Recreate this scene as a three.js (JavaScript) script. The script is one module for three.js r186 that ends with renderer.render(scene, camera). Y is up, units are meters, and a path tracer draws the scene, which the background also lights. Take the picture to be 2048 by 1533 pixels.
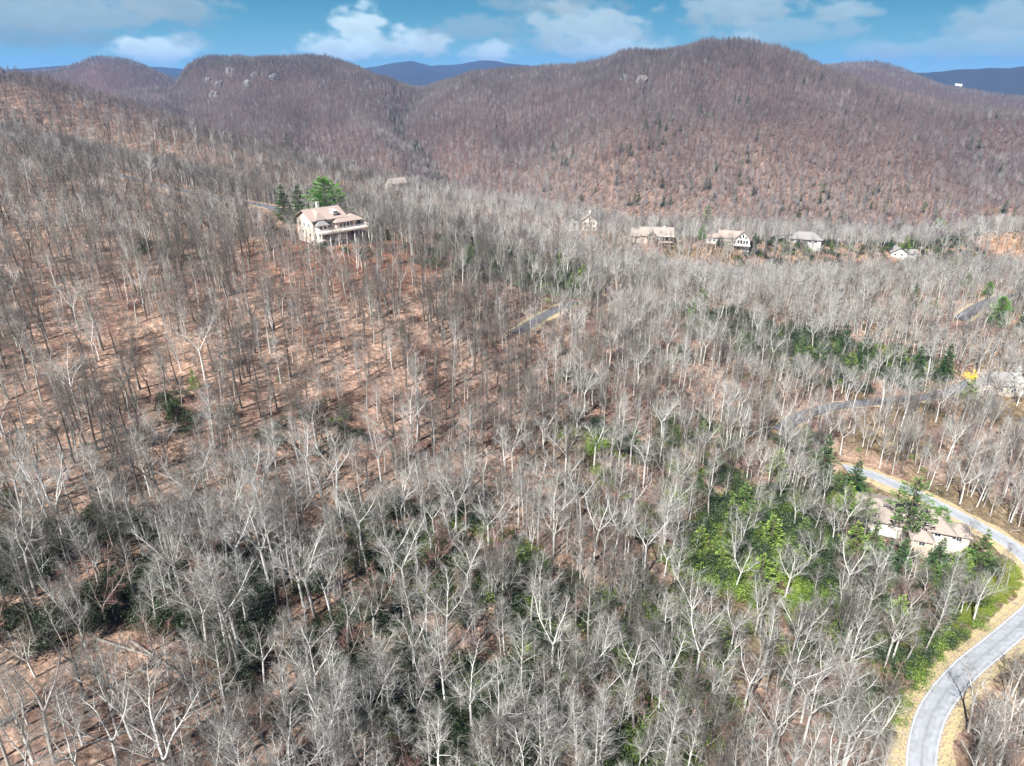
import * as THREE from 'three';
import { mergeGeometries } from 'three/addons/utils/BufferGeometryUtils.js';
import { ImprovedNoise } from 'three/addons/math/ImprovedNoise.js';

// ------------------------------------------------------------------ camera, sky, sun, exposure, air
const CAM_Y = 140, PITCH = 24.3 * Math.PI / 180, FOC = 1365;         // drone height above the valley datum, camera tilt, focal length in px of the 2048 px photograph
const scene = new THREE.Scene();
const camera = new THREE.PerspectiveCamera(2 * Math.atan(766.5 / FOC) * 180 / Math.PI, 2048 / 1533, 0.5, 30000);
camera.position.set(0, CAM_Y, 0);
camera.rotation.set(-PITCH, 0, 0);
const renderer = new THREE.WebGLRenderer();
renderer.toneMapping = THREE.LinearToneMapping;
renderer.toneMappingExposure = 2.45;
renderer.shadowMap.enabled = true;
const SUN_AZ = 33 * Math.PI / 180, SUN_EL = 47 * Math.PI / 180;      // the direction light travels: away from the camera and to the right
const sunDir = new THREE.Vector3(-Math.sin(SUN_AZ) * Math.cos(SUN_EL), Math.sin(SUN_EL), Math.cos(SUN_AZ) * Math.cos(SUN_EL));
const sun = new THREE.DirectionalLight(new THREE.Color(1, 0.97, 0.93), 5);
sun.position.copy(sunDir).multiplyScalar(900).add(new THREE.Vector3(0, 60, -250));
sun.target.position.set(0, 60, -250);
sun.castShadow = true;
Object.assign(sun.shadow.camera, { left: -700, right: 700, top: 700, bottom: -700, near: 10, far: 2500 });
sun.shadow.mapSize.set(4096, 4096);
scene.add(sun, sun.target);
scene.fog = new THREE.FogExp2(new THREE.Color(0.18, 0.42, 1.0), 0.000075);

// ------------------------------------------------------------------ small tools
function rand(seed) { let a = seed >>> 0; return () => { a = (a + 0x6D2B79F5) | 0; let t = Math.imul(a ^ (a >>> 15), 1 | a); t = (t + Math.imul(t ^ (t >>> 7), 61 | t)) ^ t; return ((t ^ (t >>> 14)) >>> 0) / 4294967296; }; }
const perlin = new ImprovedNoise();
const fbm = (x, y, z, oct = 4) => { let s = 0, a = 0.5, f = 1; for (let i = 0; i < oct; i++) { s += a * perlin.noise(x * f + i * 17.3, y * f + i * 9.1, z * f + i * 5.7); a *= 0.5; f *= 2.03; } return s; };
const clamp = (x, a = 0, b = 1) => Math.min(b, Math.max(a, x)), lerp = (a, b, t) => a + (b - a) * t;
const sstep = (a, b, x) => { const t = clamp((x - a) / (b - a)); return t * t * (3 - 2 * t); };
const D2R = Math.PI / 180;
const used = new Map();
const numbered = (n) => { const k = used.get(n) ?? 0; used.set(n, k + 1); return k ? n + '_' + String(k).padStart(3, '0') : n; };
function tag(o, label, category, group, kind) { if (label) o.userData.label = label; if (category) o.userData.category = category; if (group) o.userData.group = group; if (kind) o.userData.kind = kind; return o; }
function thing(name, label, category, group, pos, turn = 0) { const g = new THREE.Group(); g.name = numbered(name); tag(g, label, category, group); if (pos) g.position.copy(pos); g.rotation.y = turn; scene.add(g); return g; }
function part(name, geo, mat, parent, shadow = true) { const m = new THREE.Mesh(geo, mat); m.name = name; m.castShadow = m.receiveShadow = shadow; parent.add(m); return m; }
function structure(name, geo, mat, label, category) { const m = part(numbered(name), geo, mat, scene); return tag(m, label, category, null, 'structure'); }
const rgb = (r, g, b) => new THREE.Color().setRGB(r, g, b);
const matte = (r, g, b, rough = 0.9, more = {}) => new THREE.MeshStandardMaterial({ color: rgb(r, g, b), roughness: rough, ...more });

// a ray of the photograph: pixel -> horizontal bearing, tangent of elevation
function ray(px, py) {
  const u = (px - 1024) / FOC, v = (766.5 - py) / FOC, y = -Math.sin(PITCH) + v * Math.cos(PITCH), f = Math.cos(PITCH) + v * Math.sin(PITCH), h = Math.hypot(u, f);
  return { az: Math.atan2(u, f), tan: y / h };
}
function project(p) {
  const x = p.x, y = p.y - CAM_Y, f = -p.z, depth = f * Math.cos(PITCH) - y * Math.sin(PITCH), up = f * Math.sin(PITCH) + y * Math.cos(PITCH);
  return [1024 + FOC * x / depth, 766.5 - FOC * up / depth, depth];
}

// ------------------------------------------------------------------ the sky: clear air with soft spring cumulus (computed equirectangular)
{
  const W = 4096, H = 2048, data = new Float32Array(W * H * 4);
  // clouds: bearing, elevation, half width, half height (degrees), cover, brightness, seed
  const clouds = [];
  const near = (px, py, w, h, cover, bright) => { const r = ray(px, py); clouds.push([r.az / D2R, Math.atan(r.tan) / D2R, w / 24, h / 24, cover, bright]); };
  near(110, 30, 190, 48, 0.75, 0.62); near(40, 75, 150, 22, 0.5, 0.45); near(350, 18, 100, 34, 0.72, 0.6); near(320, 104, 80, 24, 1.0, 1.0); near(262, 92, 32, 20, 1.0, 1.05); near(372, 84, 34, 16, 0.5, 0.7);
  near(715, 68, 62, 46, 1.1, 1.0); near(690, 100, 95, 28, 1.0, 1.0); near(830, 88, 75, 28, 1.0, 0.95); near(985, 108, 60, 22, 0.95, 0.9); near(1170, 60, 130, 52, 0.85, 0.8); near(950, 60, 110, 30, 0.5, 0.6); near(1090, 14, 150, 18, 0.5, 0.6);
  near(1240, 100, 110, 26, 0.8, 0.85); near(1480, 20, 130, 30, 0.75, 0.72); near(1690, 26, 55, 26, 0.7, 0.75); near(1560, 66, 160, 26, 0.55, 0.7); near(1760, 104, 70, 22, 0.5, 0.72); near(2000, 50, 80, 46, 0.65, 0.72); near(1950, 95, 140, 26, 0.5, 0.72); near(1480, 88, 60, 20, 0.5, 0.8);
  const rnd = rand(41);
  for (let i = 0; i < 42; i++) { const el = 2 + 50 * Math.pow(rnd(), 1.6), az = rnd() * 360 - 180; if (Math.abs(az) < 42 && el < 11) continue; clouds.push([az, el, 4 + 7 * rnd(), 1.2 + 2.5 * rnd() + el * 0.06, 0.3 + 0.35 * rnd(), 0.42 + 0.22 * rnd()]); }
  const cover = new Float32Array(W * H), glow = new Float32Array(W * H);
  for (const [az, el, w, h, c, b] of clouds) {
    const cx = (az - 90) / 360 + 0.5, y0 = Math.floor((el - 3 * h + 90) / 180 * H), y1 = Math.ceil((el + 3 * h + 90) / 180 * H), span = Math.ceil(w * 2.6 / 360 * W / Math.max(0.2, Math.cos(el * D2R)));
    for (let y = Math.max(H / 2, y0); y <= Math.min(H - 1, y1); y++) for (let k = -span; k <= span; k++) {
      const x = ((Math.round(cx * W) + k) % W + W) % W, ve = (y + 0.5) / H * 180 - 90, da = (k / W * 360) * Math.cos(ve * D2R), n = fbm(da * 0.55 + az, ve * 1.05, c * 9 + el, 5);
      const dy = (ve - el) / h, d = Math.hypot(da / w, dy < 0 ? dy * 1.25 : dy) + n * 1.05, a = c * sstep(1.02, 0.45, d);
      const i = y * W + x, lit = b * (0.83 + 0.22 * clamp(dy * 0.8 + n * 0.9, -1, 1));
      if (a > 0) { const t = 1 - (1 - cover[i]) * (1 - Math.min(0.96, a)); glow[i] = (glow[i] * cover[i] * (1 - a) + lit * a) / Math.max(1e-4, cover[i] * (1 - a) + a); cover[i] = t; }
    }
  }
  for (let y = 0; y < H; y++) {
    const el = (y + 0.5) / H * 180 - 90, e = Math.max(0, el);
    const t1 = Math.exp(-e / 3.2), t2 = Math.exp(-e / 14);
    const air = [lerp(lerp(0.005, 0.011, t2), 0.19, t1), lerp(lerp(0.018, 0.175, t2), 0.36, t1), lerp(lerp(0.055, 0.31, t2), 0.38, t1)];
    for (let x = 0; x < W; x++) {
      const i = y * W + x, c = el > 0 ? cover[i] : 0, g = glow[i], o = i * 4, cl = [0.36 * g, 0.45 * g, 0.485 * g];
      for (let k = 0; k < 3; k++) data[o + k] = lerp(air[k] * 0.8, cl[k], c * 0.9);
      data[o + 3] = 1;
    }
  }
  const sky = new THREE.DataTexture(data, W, H, THREE.RGBAFormat, THREE.FloatType);
  sky.mapping = THREE.EquirectangularReflectionMapping; sky.magFilter = THREE.LinearFilter; sky.needsUpdate = true;
  scene.background = sky; scene.environment = sky;
}

// ------------------------------------------------------------------ the land: lines that follow the spurs, crests and valleys, lofted along every bearing
// a point of a line: [px, py, d] is ground seen there at horizontal distance d, [px, py, 0, drop] ground that far below the camera, ['a', bearing, d, height]
const LINES = [
  [['a', -60, 25, -60], ['a', -20, 25, -76], ['a', 0, 25, -82], ['a', 60, 25, -104]],
  [[0, 1533, 0, 66], [500, 1533, 0, 74], [1024, 1533, 0, 84], [1500, 1533, 0, 94], [1850, 1533, 0, 101], [2048, 1533, 0, 106]],
  [[0, 1150, 0, 62], [500, 1150, 0, 70], [1024, 1150, 0, 80], [1500, 1150, 0, 93], [1800, 1150, 0, 101], [2048, 1150, 0, 106]],
  [[0, 850, 0, 58], [500, 850, 0, 64], [1024, 850, 0, 75], [1500, 850, 0, 90], [1800, 850, 0, 98], [2048, 850, 0, 102]],
  [[0, 620, 0, 53], [400, 620, 0, 56], [800, 620, 0, 60], [1200, 620, 0, 74], [1600, 620, 0, 86], [2048, 620, 0, 89]],
  [[0, 300, 480], [200, 335, 420], [420, 385, 350], [600, 430, 290], [800, 455, 270], [1000, 490, 280], [1200, 530, 290], [1400, 565, 325], [1700, 560, 390], [2048, 555, 440]],
  [[0, 255, 580, 0, -7], [200, 300, 540, 0, -8], [400, 345, 480, 0, -8], [600, 390, 420, 0, -9], [800, 420, 380, 0, -11], [1000, 455, 355, 0, -14], [1200, 500, 345, 0, -13], [1400, 525, 362, 0, -12], [1700, 530, 415, 0, -10], [2048, 520, 480, 0, -10]],
  [[0, 165, 720], [200, 205, 700], [400, 268, 640], [600, 328, 580], [750, 368, 520], [900, 402, 480], [1170, 448, 430], [1310, 480, 395], [1450, 485, 395], [1600, 485, 425], [1800, 500, 455], [2048, 470, 525]],
  [['a', -45, 960, -60], ['a', -36, 950, -80], ['a', -28, 900, -110], ['a', -20, 820, -125], ['a', -10, 720, -136], ['a', 0, 650, -140], ['a', 10, 620, -140], ['a', 20, 640, -138], ['a', 30, 680, -132], ['a', 42, 740, -125]],
  [['a', -45, 1600, -40], [330, 200, 1500], [500, 205, 1250], [700, 232, 1100], [850, 270, 1000], [1000, 250, 980], [1250, 250, 900], [1500, 250, 900], [1700, 290, 880], [1900, 305, 900], [2048, 322, 950]],
  [['a', -50, 2000, -70], ['a', -40, 1950, -70], [250, 224, 1800], [330, 202, 1700], [380, 142, 1600], [430, 125, 1550], [520, 131, 1500], [640, 123, 1450], [700, 140, 1430], [780, 171, 1420], [835, 184, 1420], [900, 166, 1400], [1000, 154, 1380], [1150, 141, 1330], [1300, 122, 1280], [1420, 106, 1250], [1530, 115, 1230], [1600, 136, 1200], [1680, 169, 1170], [1780, 197, 1130], [1900, 221, 1080], [2048, 239, 1020]],
  [['a', -45, 2150, -95], ['a', -25, 1950, -70], ['a', -10, 1780, -70], ['a', 0, 1700, -60], ['a', 15, 1600, -60], ['a', 25, 1580, -80], ['a', 35, 1500, -120], ['a', 45, 1500, -120]],
  [[0, 152, 2600], [100, 146, 2500], [160, 133, 2450], [200, 120, 2400], [240, 123, 2400], [290, 137, 2400], [350, 162, 2400], [420, 195, 2400], [800, 205, 2500], [1200, 205, 2500], [1500, 180, 2400], [1640, 140, 2300], [1700, 134, 2250], [1745, 133, 2250], [1790, 141, 2250], [1830, 153, 2200], [1900, 177, 2100], [2048, 200, 2000]],
  [['a', -50, 3900, -170], ['a', 0, 4000, -170], ['a', 50, 3600, -190]],
  [[0, 138, 7500], [150, 132, 7500], [330, 134, 7500], [390, 138, 7500], [600, 150, 7000], [720, 136, 7000], [770, 126, 7000], [820, 121, 7000], [870, 129, 7000], [910, 129, 7000], [950, 123, 7000], [985, 120, 7000], [1020, 126, 7000], [1080, 134, 7000], [1200, 146, 7000], [1500, 152, 6000], [1760, 147, 5000], [1850, 145, 4700], [1950, 142, 4600], [2000, 139, 4600], [2048, 133, 4600], [2150, 122, 4600]],
  [['a', -50, 9500, -260], ['a', 50, 9000, -260]],
].map((line) => line.map((p) => {
  if (p[0] === 'a') return [p[1] * D2R, Math.log(p[2]), p[3]];
  const r = ray(p[0], p[1]), d = p[3] ? -p[3] / r.tan : p[2];
  return [r.az, Math.log(d), d * r.tan + (p[4] ?? 0)];
}));
function pchip(xs, ys, x) {
  const n = xs.length;
  if (x <= xs[0]) return ys[0];
  if (x >= xs[n - 1]) return ys[n - 1];
  let i = 0; while (x > xs[i + 1]) i++;
  const del = (k) => (ys[k + 1] - ys[k]) / (xs[k + 1] - xs[k]);
  const slope = (k) => { if (k === 0 || k === n - 1) return 0; const a = del(k - 1), b = del(k); return a * b <= 0 ? 0 : 2 * a * b / (a + b); };
  const h = xs[i + 1] - xs[i], t = (x - xs[i]) / h, m0 = slope(i), m1 = slope(i + 1);
  return ys[i] * (1 + 2 * t) * (1 - t) * (1 - t) + m0 * h * t * (1 - t) * (1 - t) + ys[i + 1] * t * t * (3 - 2 * t) + m1 * h * t * t * (t - 1);
}
const AZ0 = -60 * D2R, DAZ = 0.25 * D2R, NFINE = 481, COARSE = 2.5 * D2R, NCOARSE = 95;
const Q0 = Math.log(18), DQ = 0.0118, NQ = 535;
const azOf = (j) => j < NFINE ? AZ0 + j * DAZ : 60 * D2R + (j - NFINE + 1) * COARSE;
const NA = NFINE + NCOARSE;                                     // bearings round the whole circle; the last one meets the first
const HGT = new Float32Array(NA * NQ);
const profile = (az) => { const q = [], h = []; for (const l of LINES) { const xs = l.map((p) => p[0]); q.push(pchip(xs, l.map((p) => p[1]), az)); h.push(pchip(xs, l.map((p) => p[2]), az)); } for (let k = 1; k < q.length; k++) q[k] = Math.max(q[k], q[k - 1] + 0.03); return [q, h]; };
const ENDS = [profile(-60 * D2R), profile(60 * D2R)];
for (let j = 0; j < NA; j++) {
  const az = azOf(j);
  let [q, h] = profile(clamp(az, -60 * D2R, 60 * D2R));
  if (j >= NFINE) { const t = sstep(60, 300, az / D2R); q = q.map((v, k) => lerp(ENDS[1][0][k], ENDS[0][0][k], t)); h = h.map((v, k) => lerp(ENDS[1][1][k], ENDS[0][1][k], t)); }
  for (let i = 0; i < NQ; i++) {
    const qq = Q0 + i * DQ, d = Math.exp(qq), x = d * Math.sin(az), z = -d * Math.cos(az);
    const far = sstep(560, 900, d), vfar = sstep(2700, 4500, d);
    const ridge = 1 - 2.2 * Math.abs(fbm(az * 7.5 + 1.3, Math.log(d) * 0.9, 3.7, 3)), spur = far * (1 - vfar) * (9 * fbm(x / 190 + 3, z / 260, 1.7, 4) + 27 * (ridge - 0.55) * sstep(640, 800, d) * sstep(1.0, 0.75, Math.abs(qq - q[8] - 0.5 * (q[10] - q[8])) / (0.5 * (q[10] - q[8]))) - 26 * Math.exp(-(((az + 7.3 * D2R + 0.03 * Math.sin(qq * 11)) / 0.034) ** 2)) * sstep(700, 850, d) * sstep(1420, 1150, d)) + vfar * 120 * (fbm(x / 900, z / 900, 4.4, 6) - 0.02) * sstep(30, -60, 0);
    const ribs = vfar * 55 * Math.abs(fbm(x / 520, z / 700, 9.1, 5));
    const small = (1 - far) * 1.7 * fbm(x / 34, z / 34, 0.3, 4) + far * 3 * fbm(x / 60, z / 60, 2.2, 3);
    HGT[j * NQ + i] = pchip(q, h, qq) + spur - ribs + small;
  }
}
function cell(x, z) {
  let az = Math.atan2(x, -z); if (az < AZ0) az += 2 * Math.PI;
  const fa = az <= 60 * D2R ? (az - AZ0) / DAZ : NFINE - 1 + (az - 60 * D2R) / COARSE, fq = clamp((Math.log(Math.max(1, Math.hypot(x, z))) - Q0) / DQ, 0, NQ - 1.001);
  const j = Math.floor(fa) % NA, i = Math.floor(fq);
  return [j, (j + 1) % NA, i, fa - Math.floor(fa), fq - i];
}
function height(x, z) { const [j, k, i, s, t] = cell(x, z); return CAM_Y + lerp(lerp(HGT[j * NQ + i], HGT[j * NQ + i + 1], t), lerp(HGT[k * NQ + i], HGT[k * NQ + i + 1], t), s); }
function onGround(px, py, from = 20) {                           // where the line of sight through that point of the photograph meets the land
  const r = ray(px, py), sx = Math.sin(r.az), cz = -Math.cos(r.az);
  let d0 = from;
  for (let d = from; d < 9000; d *= 1.004) { if (CAM_Y + d * r.tan < height(d * sx, d * cz)) { let a = d0, b = d; for (let k = 0; k < 18; k++) { const m = (a + b) / 2; if (CAM_Y + m * r.tan < height(m * sx, m * cz)) b = m; else a = m; } return new THREE.Vector3(b * sx, height(b * sx, b * cz), b * cz); } d0 = d; }
  return new THREE.Vector3(d0 * sx, height(d0 * sx, d0 * cz), d0 * cz);
}

// roads: centre lines on the ground; the land is graded to meet them
const ROADS = [
  { key: 'main', w: 4.5, pts: [[1846, 1640], [1844, 1533], [1849, 1480], [1864, 1430], [1893, 1385], [1933, 1340], [1985, 1298], [2036, 1255], [2078, 1214], [2090, 1175], [2068, 1135], [2024, 1097], [1968, 1062], [1912, 1030], [1862, 1003], [1822, 982], [1782, 966], [1745, 951], [1712, 942], [1690, 938]] },
  { key: 'bend', w: 4.6, pts: [[1560, 862], [1592, 840], [1640, 820], [1720, 808], [1800, 800], [1868, 793], [1915, 780], [1945, 764], [1975, 758]] },
  { key: 'upper', w: 4.6, pts: [[-60, 300], [0, 316], [60, 326], [130, 336], [210, 346], [300, 366], [380, 386], [430, 396], [475, 404], [520, 411], [562, 424], [590, 446]] },
  { key: 'middle', w: 4.2, pts: [[1030, 668], [1072, 642], [1108, 622], [1150, 604]] },
  { key: 'far', w: 5, pts: [[1920, 640], [1950, 618], [1975, 605], [2008, 594], [2050, 588], [2100, 580]] },
];
for (const r of ROADS) {
  const c = new THREE.CatmullRomCurve3(r.pts.map(([x, y]) => onGround(x, y)), false, 'centripetal');
  const n = Math.ceil(c.getLength() / 1.5), pts = c.getSpacedPoints(n), y = pts.map((p) => height(p.x, p.z));
  for (let pass = 0; pass < 60; pass++) for (let i = 1; i < n; i++) y[i] = (y[i - 1] + y[i] * 2 + y[i + 1]) / 4;
  pts.forEach((p, i) => { p.y = y[i]; });
  r.line = pts;
  r.dirs = pts.map((p, i) => { const a = pts[Math.max(0, i - 1)], b = pts[Math.min(n, i + 1)]; return new THREE.Vector3(b.x - a.x, 0, b.z - a.z).normalize(); });
}
function nearest(r, x, z) { let b = 1e9, at = 0; for (let i = 0; i < r.line.length; i++) { const p = r.line[i], d = (p.x - x) ** 2 + (p.z - z) ** 2; if (d < b) { b = d; at = i; } } return [Math.sqrt(b), at]; }
for (const r of ROADS) {
  let lo = [1e9, 1e9], hi = [-1e9, -1e9];
  for (const p of r.line) { lo = [Math.min(lo[0], p.x), Math.min(lo[1], p.z)]; hi = [Math.max(hi[0], p.x), Math.max(hi[1], p.z)]; }
  r.lo = lo; r.hi = hi;
  for (let j = 0; j < NFINE; j++) for (let i = 0; i < NQ && Q0 + i * DQ < 6.6; i++) {
    const d = Math.exp(Q0 + i * DQ), az = azOf(j), x = d * Math.sin(az), z = -d * Math.cos(az);
    if (x < lo[0] - 16 || x > hi[0] + 16 || z < lo[1] - 16 || z > hi[1] + 16) continue;
    const [dist, at] = nearest(r, x, z);
    if (dist < r.w / 2 + 9) { const k = j * NQ + i; HGT[k] = lerp(HGT[k], r.line[at].y - CAM_Y - 0.12, sstep(r.w / 2 + 9, r.w / 2 + 2, dist)); }
  }
}
const roadGap = (x, z) => { let g = 1e9, which = null, at = 0; for (const r of ROADS) { if (x < r.lo[0] - 30 || x > r.hi[0] + 30 || z < r.lo[1] - 30 || z > r.hi[1] + 30) continue; const [d, i] = nearest(r, x, z); if (d - r.w / 2 < g) { g = d - r.w / 2; which = r; at = i; } } return [g, which, at]; };

// ------------------------------------------------------------------ the ground
const SITES = {   // places of the houses, found on the land
  big: onGround(668, 492), white: onGround(1170, 462), tan: onGround(1312, 487), gable: onGround(1462, 490), pale: onGround(1600, 490), small: onGround(1797, 516),
  near: onGround(1800, 1052), grey: onGround(1985, 790), edge: onGround(2046, 462), beyond: onGround(800, 388, 300),
};
const CLEAR = [onGround(2000, 440), onGround(1985, 425), onGround(2046, 480)];
function groundColor(x, z, d, out) {
  const a = fbm(x / 60, z / 60, 5.1, 4), b = fbm(x / 13, z / 13, 8.8, 3), c = fbm(x / 170, z / 170, 2.9, 3);
  let r = 0.465, g = 0.335, bl = 0.266;                           // oak leaf litter
  const k = 1 + 0.30 * a + 0.26 * b; r *= k; g *= k * (1 + 0.08 * c); bl *= k * (1 + 0.12 * c - 0.1 * a);
  const humus = sstep(0.0, 0.26, -b - 0.5 * a + 0.6 * fbm(x / 4.5, z / 4.5, 1.9, 2)); r = lerp(r, 0.20, humus * 0.75); g = lerp(g, 0.115, humus * 0.75); bl = lerp(bl, 0.085, humus * 0.75);
  if (d < 420) {                                                 // moss and low green in the damp hollow by the road
    const m = sstep(0.02, 0.3, fbm(x / 24, z / 24, 11.3, 3) + 0.25 * sstep(-20, 90, x) - 0.12) * sstep(20, 70, x + 0.2 * z + 60);
    r = lerp(r, 0.17, m * 0.6); g = lerp(g, 0.16, m * 0.6); bl = lerp(bl, 0.06, m * 0.6);
    const red = sstep(48, 14, Math.hypot(x - SITES.big.x - 6, z - SITES.big.z - 6)); r = lerp(r, 0.33, red * 0.8); g = lerp(g, 0.14, red * 0.8); bl = lerp(bl, 0.075, red * 0.8);
  }
  for (const p of CLEAR) { const m = sstep(26, 12, Math.hypot(x - p.x, z - p.z) + 10 * b); r = lerp(r, 0.50, m); g = lerp(g, 0.33, m); bl = lerp(bl, 0.21, m); }
  const f = sstep(500, 1000, d);                                 // the mountain: browner floor of many twigs and leaves, shade put into its colour
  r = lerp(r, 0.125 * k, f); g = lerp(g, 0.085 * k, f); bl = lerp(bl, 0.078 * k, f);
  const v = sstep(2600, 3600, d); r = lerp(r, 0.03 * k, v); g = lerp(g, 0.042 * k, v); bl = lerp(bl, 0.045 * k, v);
  out[0] = r; out[1] = g; out[2] = bl;
}
function noiseTexture(size, seed, fn) {
  const data = new Uint8Array(size * size * 4), rnd = rand(seed);
  for (let y = 0; y < size; y++) for (let x = 0; x < size; x++) { const c = fn(x / size, y / size, rnd), o = (y * size + x) * 4; for (let k = 0; k < 3; k++) data[o + k] = clamp(c[k]) * 255; data[o + 3] = 255; }
  const t = new THREE.DataTexture(data, size, size); t.wrapS = t.wrapT = THREE.RepeatWrapping; t.magFilter = THREE.LinearFilter; t.colorSpace = THREE.SRGBColorSpace; t.needsUpdate = true; return t;
}
const tileNoise = (u, v, f, s) => { let t = 0; for (const [ox, oy, w] of [[0, 0, (1 - u) * (1 - v)], [1, 0, u * (1 - v)], [0, 1, (1 - u) * v], [1, 1, u * v]]) t += w * perlin.noise((u - ox) * f, (v - oy) * f, s); return t; };
const litterTex = noiseTexture(1024, 5, (u, v, rnd) => {
  const n = tileNoise(u, v, 9, 1.5) * 0.5 + tileNoise(u, v, 30, 3.5) * 0.8 + tileNoise(u, v, 75, 6.5) * 0.5, s = rnd(), leaf = (s > 0.93 ? 0.13 : s < 0.09 ? -0.2 : 0) + (rnd() - 0.5) * 0.14;
  const k = 0.76 + 0.62 * n + leaf; return [k * 1.03, k * 0.985, k * 0.95];
});
{
  const cols = NA + 1, pos = new Float32Array((cols * NQ + 1) * 3), col = new Float32Array(pos.length), uv = new Float32Array((cols * NQ + 1) * 2), idx = [], c = [0, 0, 0];
  for (let j = 0; j < cols; j++) for (let i = 0; i < NQ; i++) {
    const az = azOf(j % NA), d = Math.exp(Q0 + i * DQ), k = j * NQ + i, x = d * Math.sin(az), z = -d * Math.cos(az);
    pos[k * 3] = x; pos[k * 3 + 1] = CAM_Y + HGT[(j % NA) * NQ + i]; pos[k * 3 + 2] = z;
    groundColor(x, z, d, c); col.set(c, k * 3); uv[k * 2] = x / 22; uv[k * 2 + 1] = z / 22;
    if (j < NA && i < NQ - 1) { const a = k, b = k + NQ; idx.push(a, b, a + 1, b, b + 1, a + 1); }
  }
  const last = cols * NQ; let mean = 0; for (let j = 0; j < NA; j++) mean += HGT[j * NQ] / NA;
  pos[last * 3 + 1] = CAM_Y + mean; groundColor(0, 0, 1, c); col.set(c, last * 3);
  for (let j = 0; j < NA; j++) idx.push(last, (j + 1) * NQ, j * NQ);
  const g = new THREE.BufferGeometry();
  g.setAttribute('position', new THREE.BufferAttribute(pos, 3)); g.setAttribute('color', new THREE.BufferAttribute(col, 3)); g.setAttribute('uv', new THREE.BufferAttribute(uv, 2)); g.setIndex(idx);
  g.computeVertexNormals();
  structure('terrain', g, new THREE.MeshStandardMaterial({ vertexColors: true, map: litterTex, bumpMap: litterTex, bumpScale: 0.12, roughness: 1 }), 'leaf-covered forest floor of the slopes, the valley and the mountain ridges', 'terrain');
}

// roads with their verges: sheets that follow the graded land, the verge sunk into it at its outer edge
const asphaltTex = noiseTexture(512, 8, (u, v, rnd) => {
  const track = 0.05 * (Math.exp(-(((u - 0.24) / 0.07) ** 2)) + Math.exp(-(((u - 0.76) / 0.07) ** 2))) - 0.06 * Math.exp(-(((u - 0.5) / 0.05) ** 2));
  const patch = tileNoise(u, v, 3, 7.7) > 0.26 ? -0.035 : 0, crack = Math.abs(tileNoise(u, v, 5, 4.4)) < 0.006 ? -0.06 : 0, k = 0.80 + track + patch + crack + 0.12 * tileNoise(u, v, 6, 2.2) + 0.07 * tileNoise(u, v, 40, 1.2) + (rnd() - 0.5) * 0.10; return [k * 0.98, k, k * 1.03];
});
const grassTex = noiseTexture(512, 18, (u, v, rnd) => { const n = tileNoise(u, v, 7, 4.2), k = 0.82 + 0.3 * n + 0.25 * tileNoise(u, v, 45, 1.2) + (rnd() - 0.5) * 0.2; return [k, k * (1 + 0.10 * n), k * (1 - 0.25 * n)]; });
function ribbon(r, from, to, lift, liftOut, wob, tile) {         // a strip between two signed offsets from the centre line
  const g = new THREE.BufferGeometry(), p = [], uv = [], idx = []; let run = 0; const m = 5;
  r.line.forEach((c, i) => {
    const d = r.dirs[i], nx = -d.z, nz = d.x; if (i) run += c.distanceTo(r.line[i - 1]);
    for (let k = 0; k < m; k++) { const t = k / (m - 1), o = lerp(from, to, t) + t * wob * fbm(run / 6, from, 3.3, 3), y = c.y + lerp(lift, liftOut, t); p.push(c.x + nx * o, y, c.z + nz * o); uv.push(tile ? (o - from) / tile : t, run / (tile || 8)); }
    if (i) for (let k = 0; k < m - 1; k++) { const a = (i - 1) * m + k, b = a + m; idx.push(...(to > from ? [a, a + 1, b, a + 1, b + 1, b] : [a, b, a + 1, a + 1, b, b + 1])); }
  });
  g.setAttribute('position', new THREE.Float32BufferAttribute(p, 3)); g.setAttribute('uv', new THREE.Float32BufferAttribute(uv, 2)); g.setIndex(idx); g.computeVertexNormals(); return g;
}
const M = {
  asphalt: new THREE.MeshStandardMaterial({ color: rgb(0.47, 0.475, 0.485), map: asphaltTex, bumpMap: asphaltTex, bumpScale: 0.02, roughness: 0.9 }),
  oldAsphalt: new THREE.MeshStandardMaterial({ color: rgb(0.17, 0.17, 0.185), map: asphaltTex, roughness: 0.95 }),
  verge: new THREE.MeshStandardMaterial({ color: rgb(0.56, 0.45, 0.27), map: grassTex, roughness: 1 }),
  line: matte(0.62, 0.62, 0.58, 0.7),
};
const ROAD_TEXT = { main: 'pale grey asphalt road curving round the bend below the tan-roofed house', bend: 'dark grey forest road between the bare trees below the yellow bush', upper: 'narrow grey road climbing the open slope to the big house', middle: 'short stretch of grey road with yellow grass edges in the wood', far: 'small road with a grassy edge beside the lone round evergreen' };
for (const r of ROADS) {
  structure('road', ribbon(r, -r.w / 2, r.w / 2, 0.16, 0.16, 0, 0), r.key === 'main' ? M.asphalt : M.oldAsphalt, ROAD_TEXT[r.key], 'road');
  const wide = { main: 2.4, upper: 0.8, middle: 1.6, bend: 0.7, far: 1.6 }[r.key];
  for (const s of [-1, 1]) structure('grass_verge', ribbon(r, s * (r.w / 2 - 0.15), s * (r.w / 2 + wide * (r.key === 'main' && s < 0 ? 1 : 0.85)), 0.13, -0.05, s * 3.2, 3), M.verge, 'strip of dry yellow grass along the edge of the ' + { main: 'pale curving road', bend: 'dark forest road', upper: 'road that climbs to the big house', middle: 'short road inside the wood', far: 'small road by the round evergreen' }[r.key] + (s < 0 ? ', uphill side' : ', downhill side'), 'verge');
}
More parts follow.
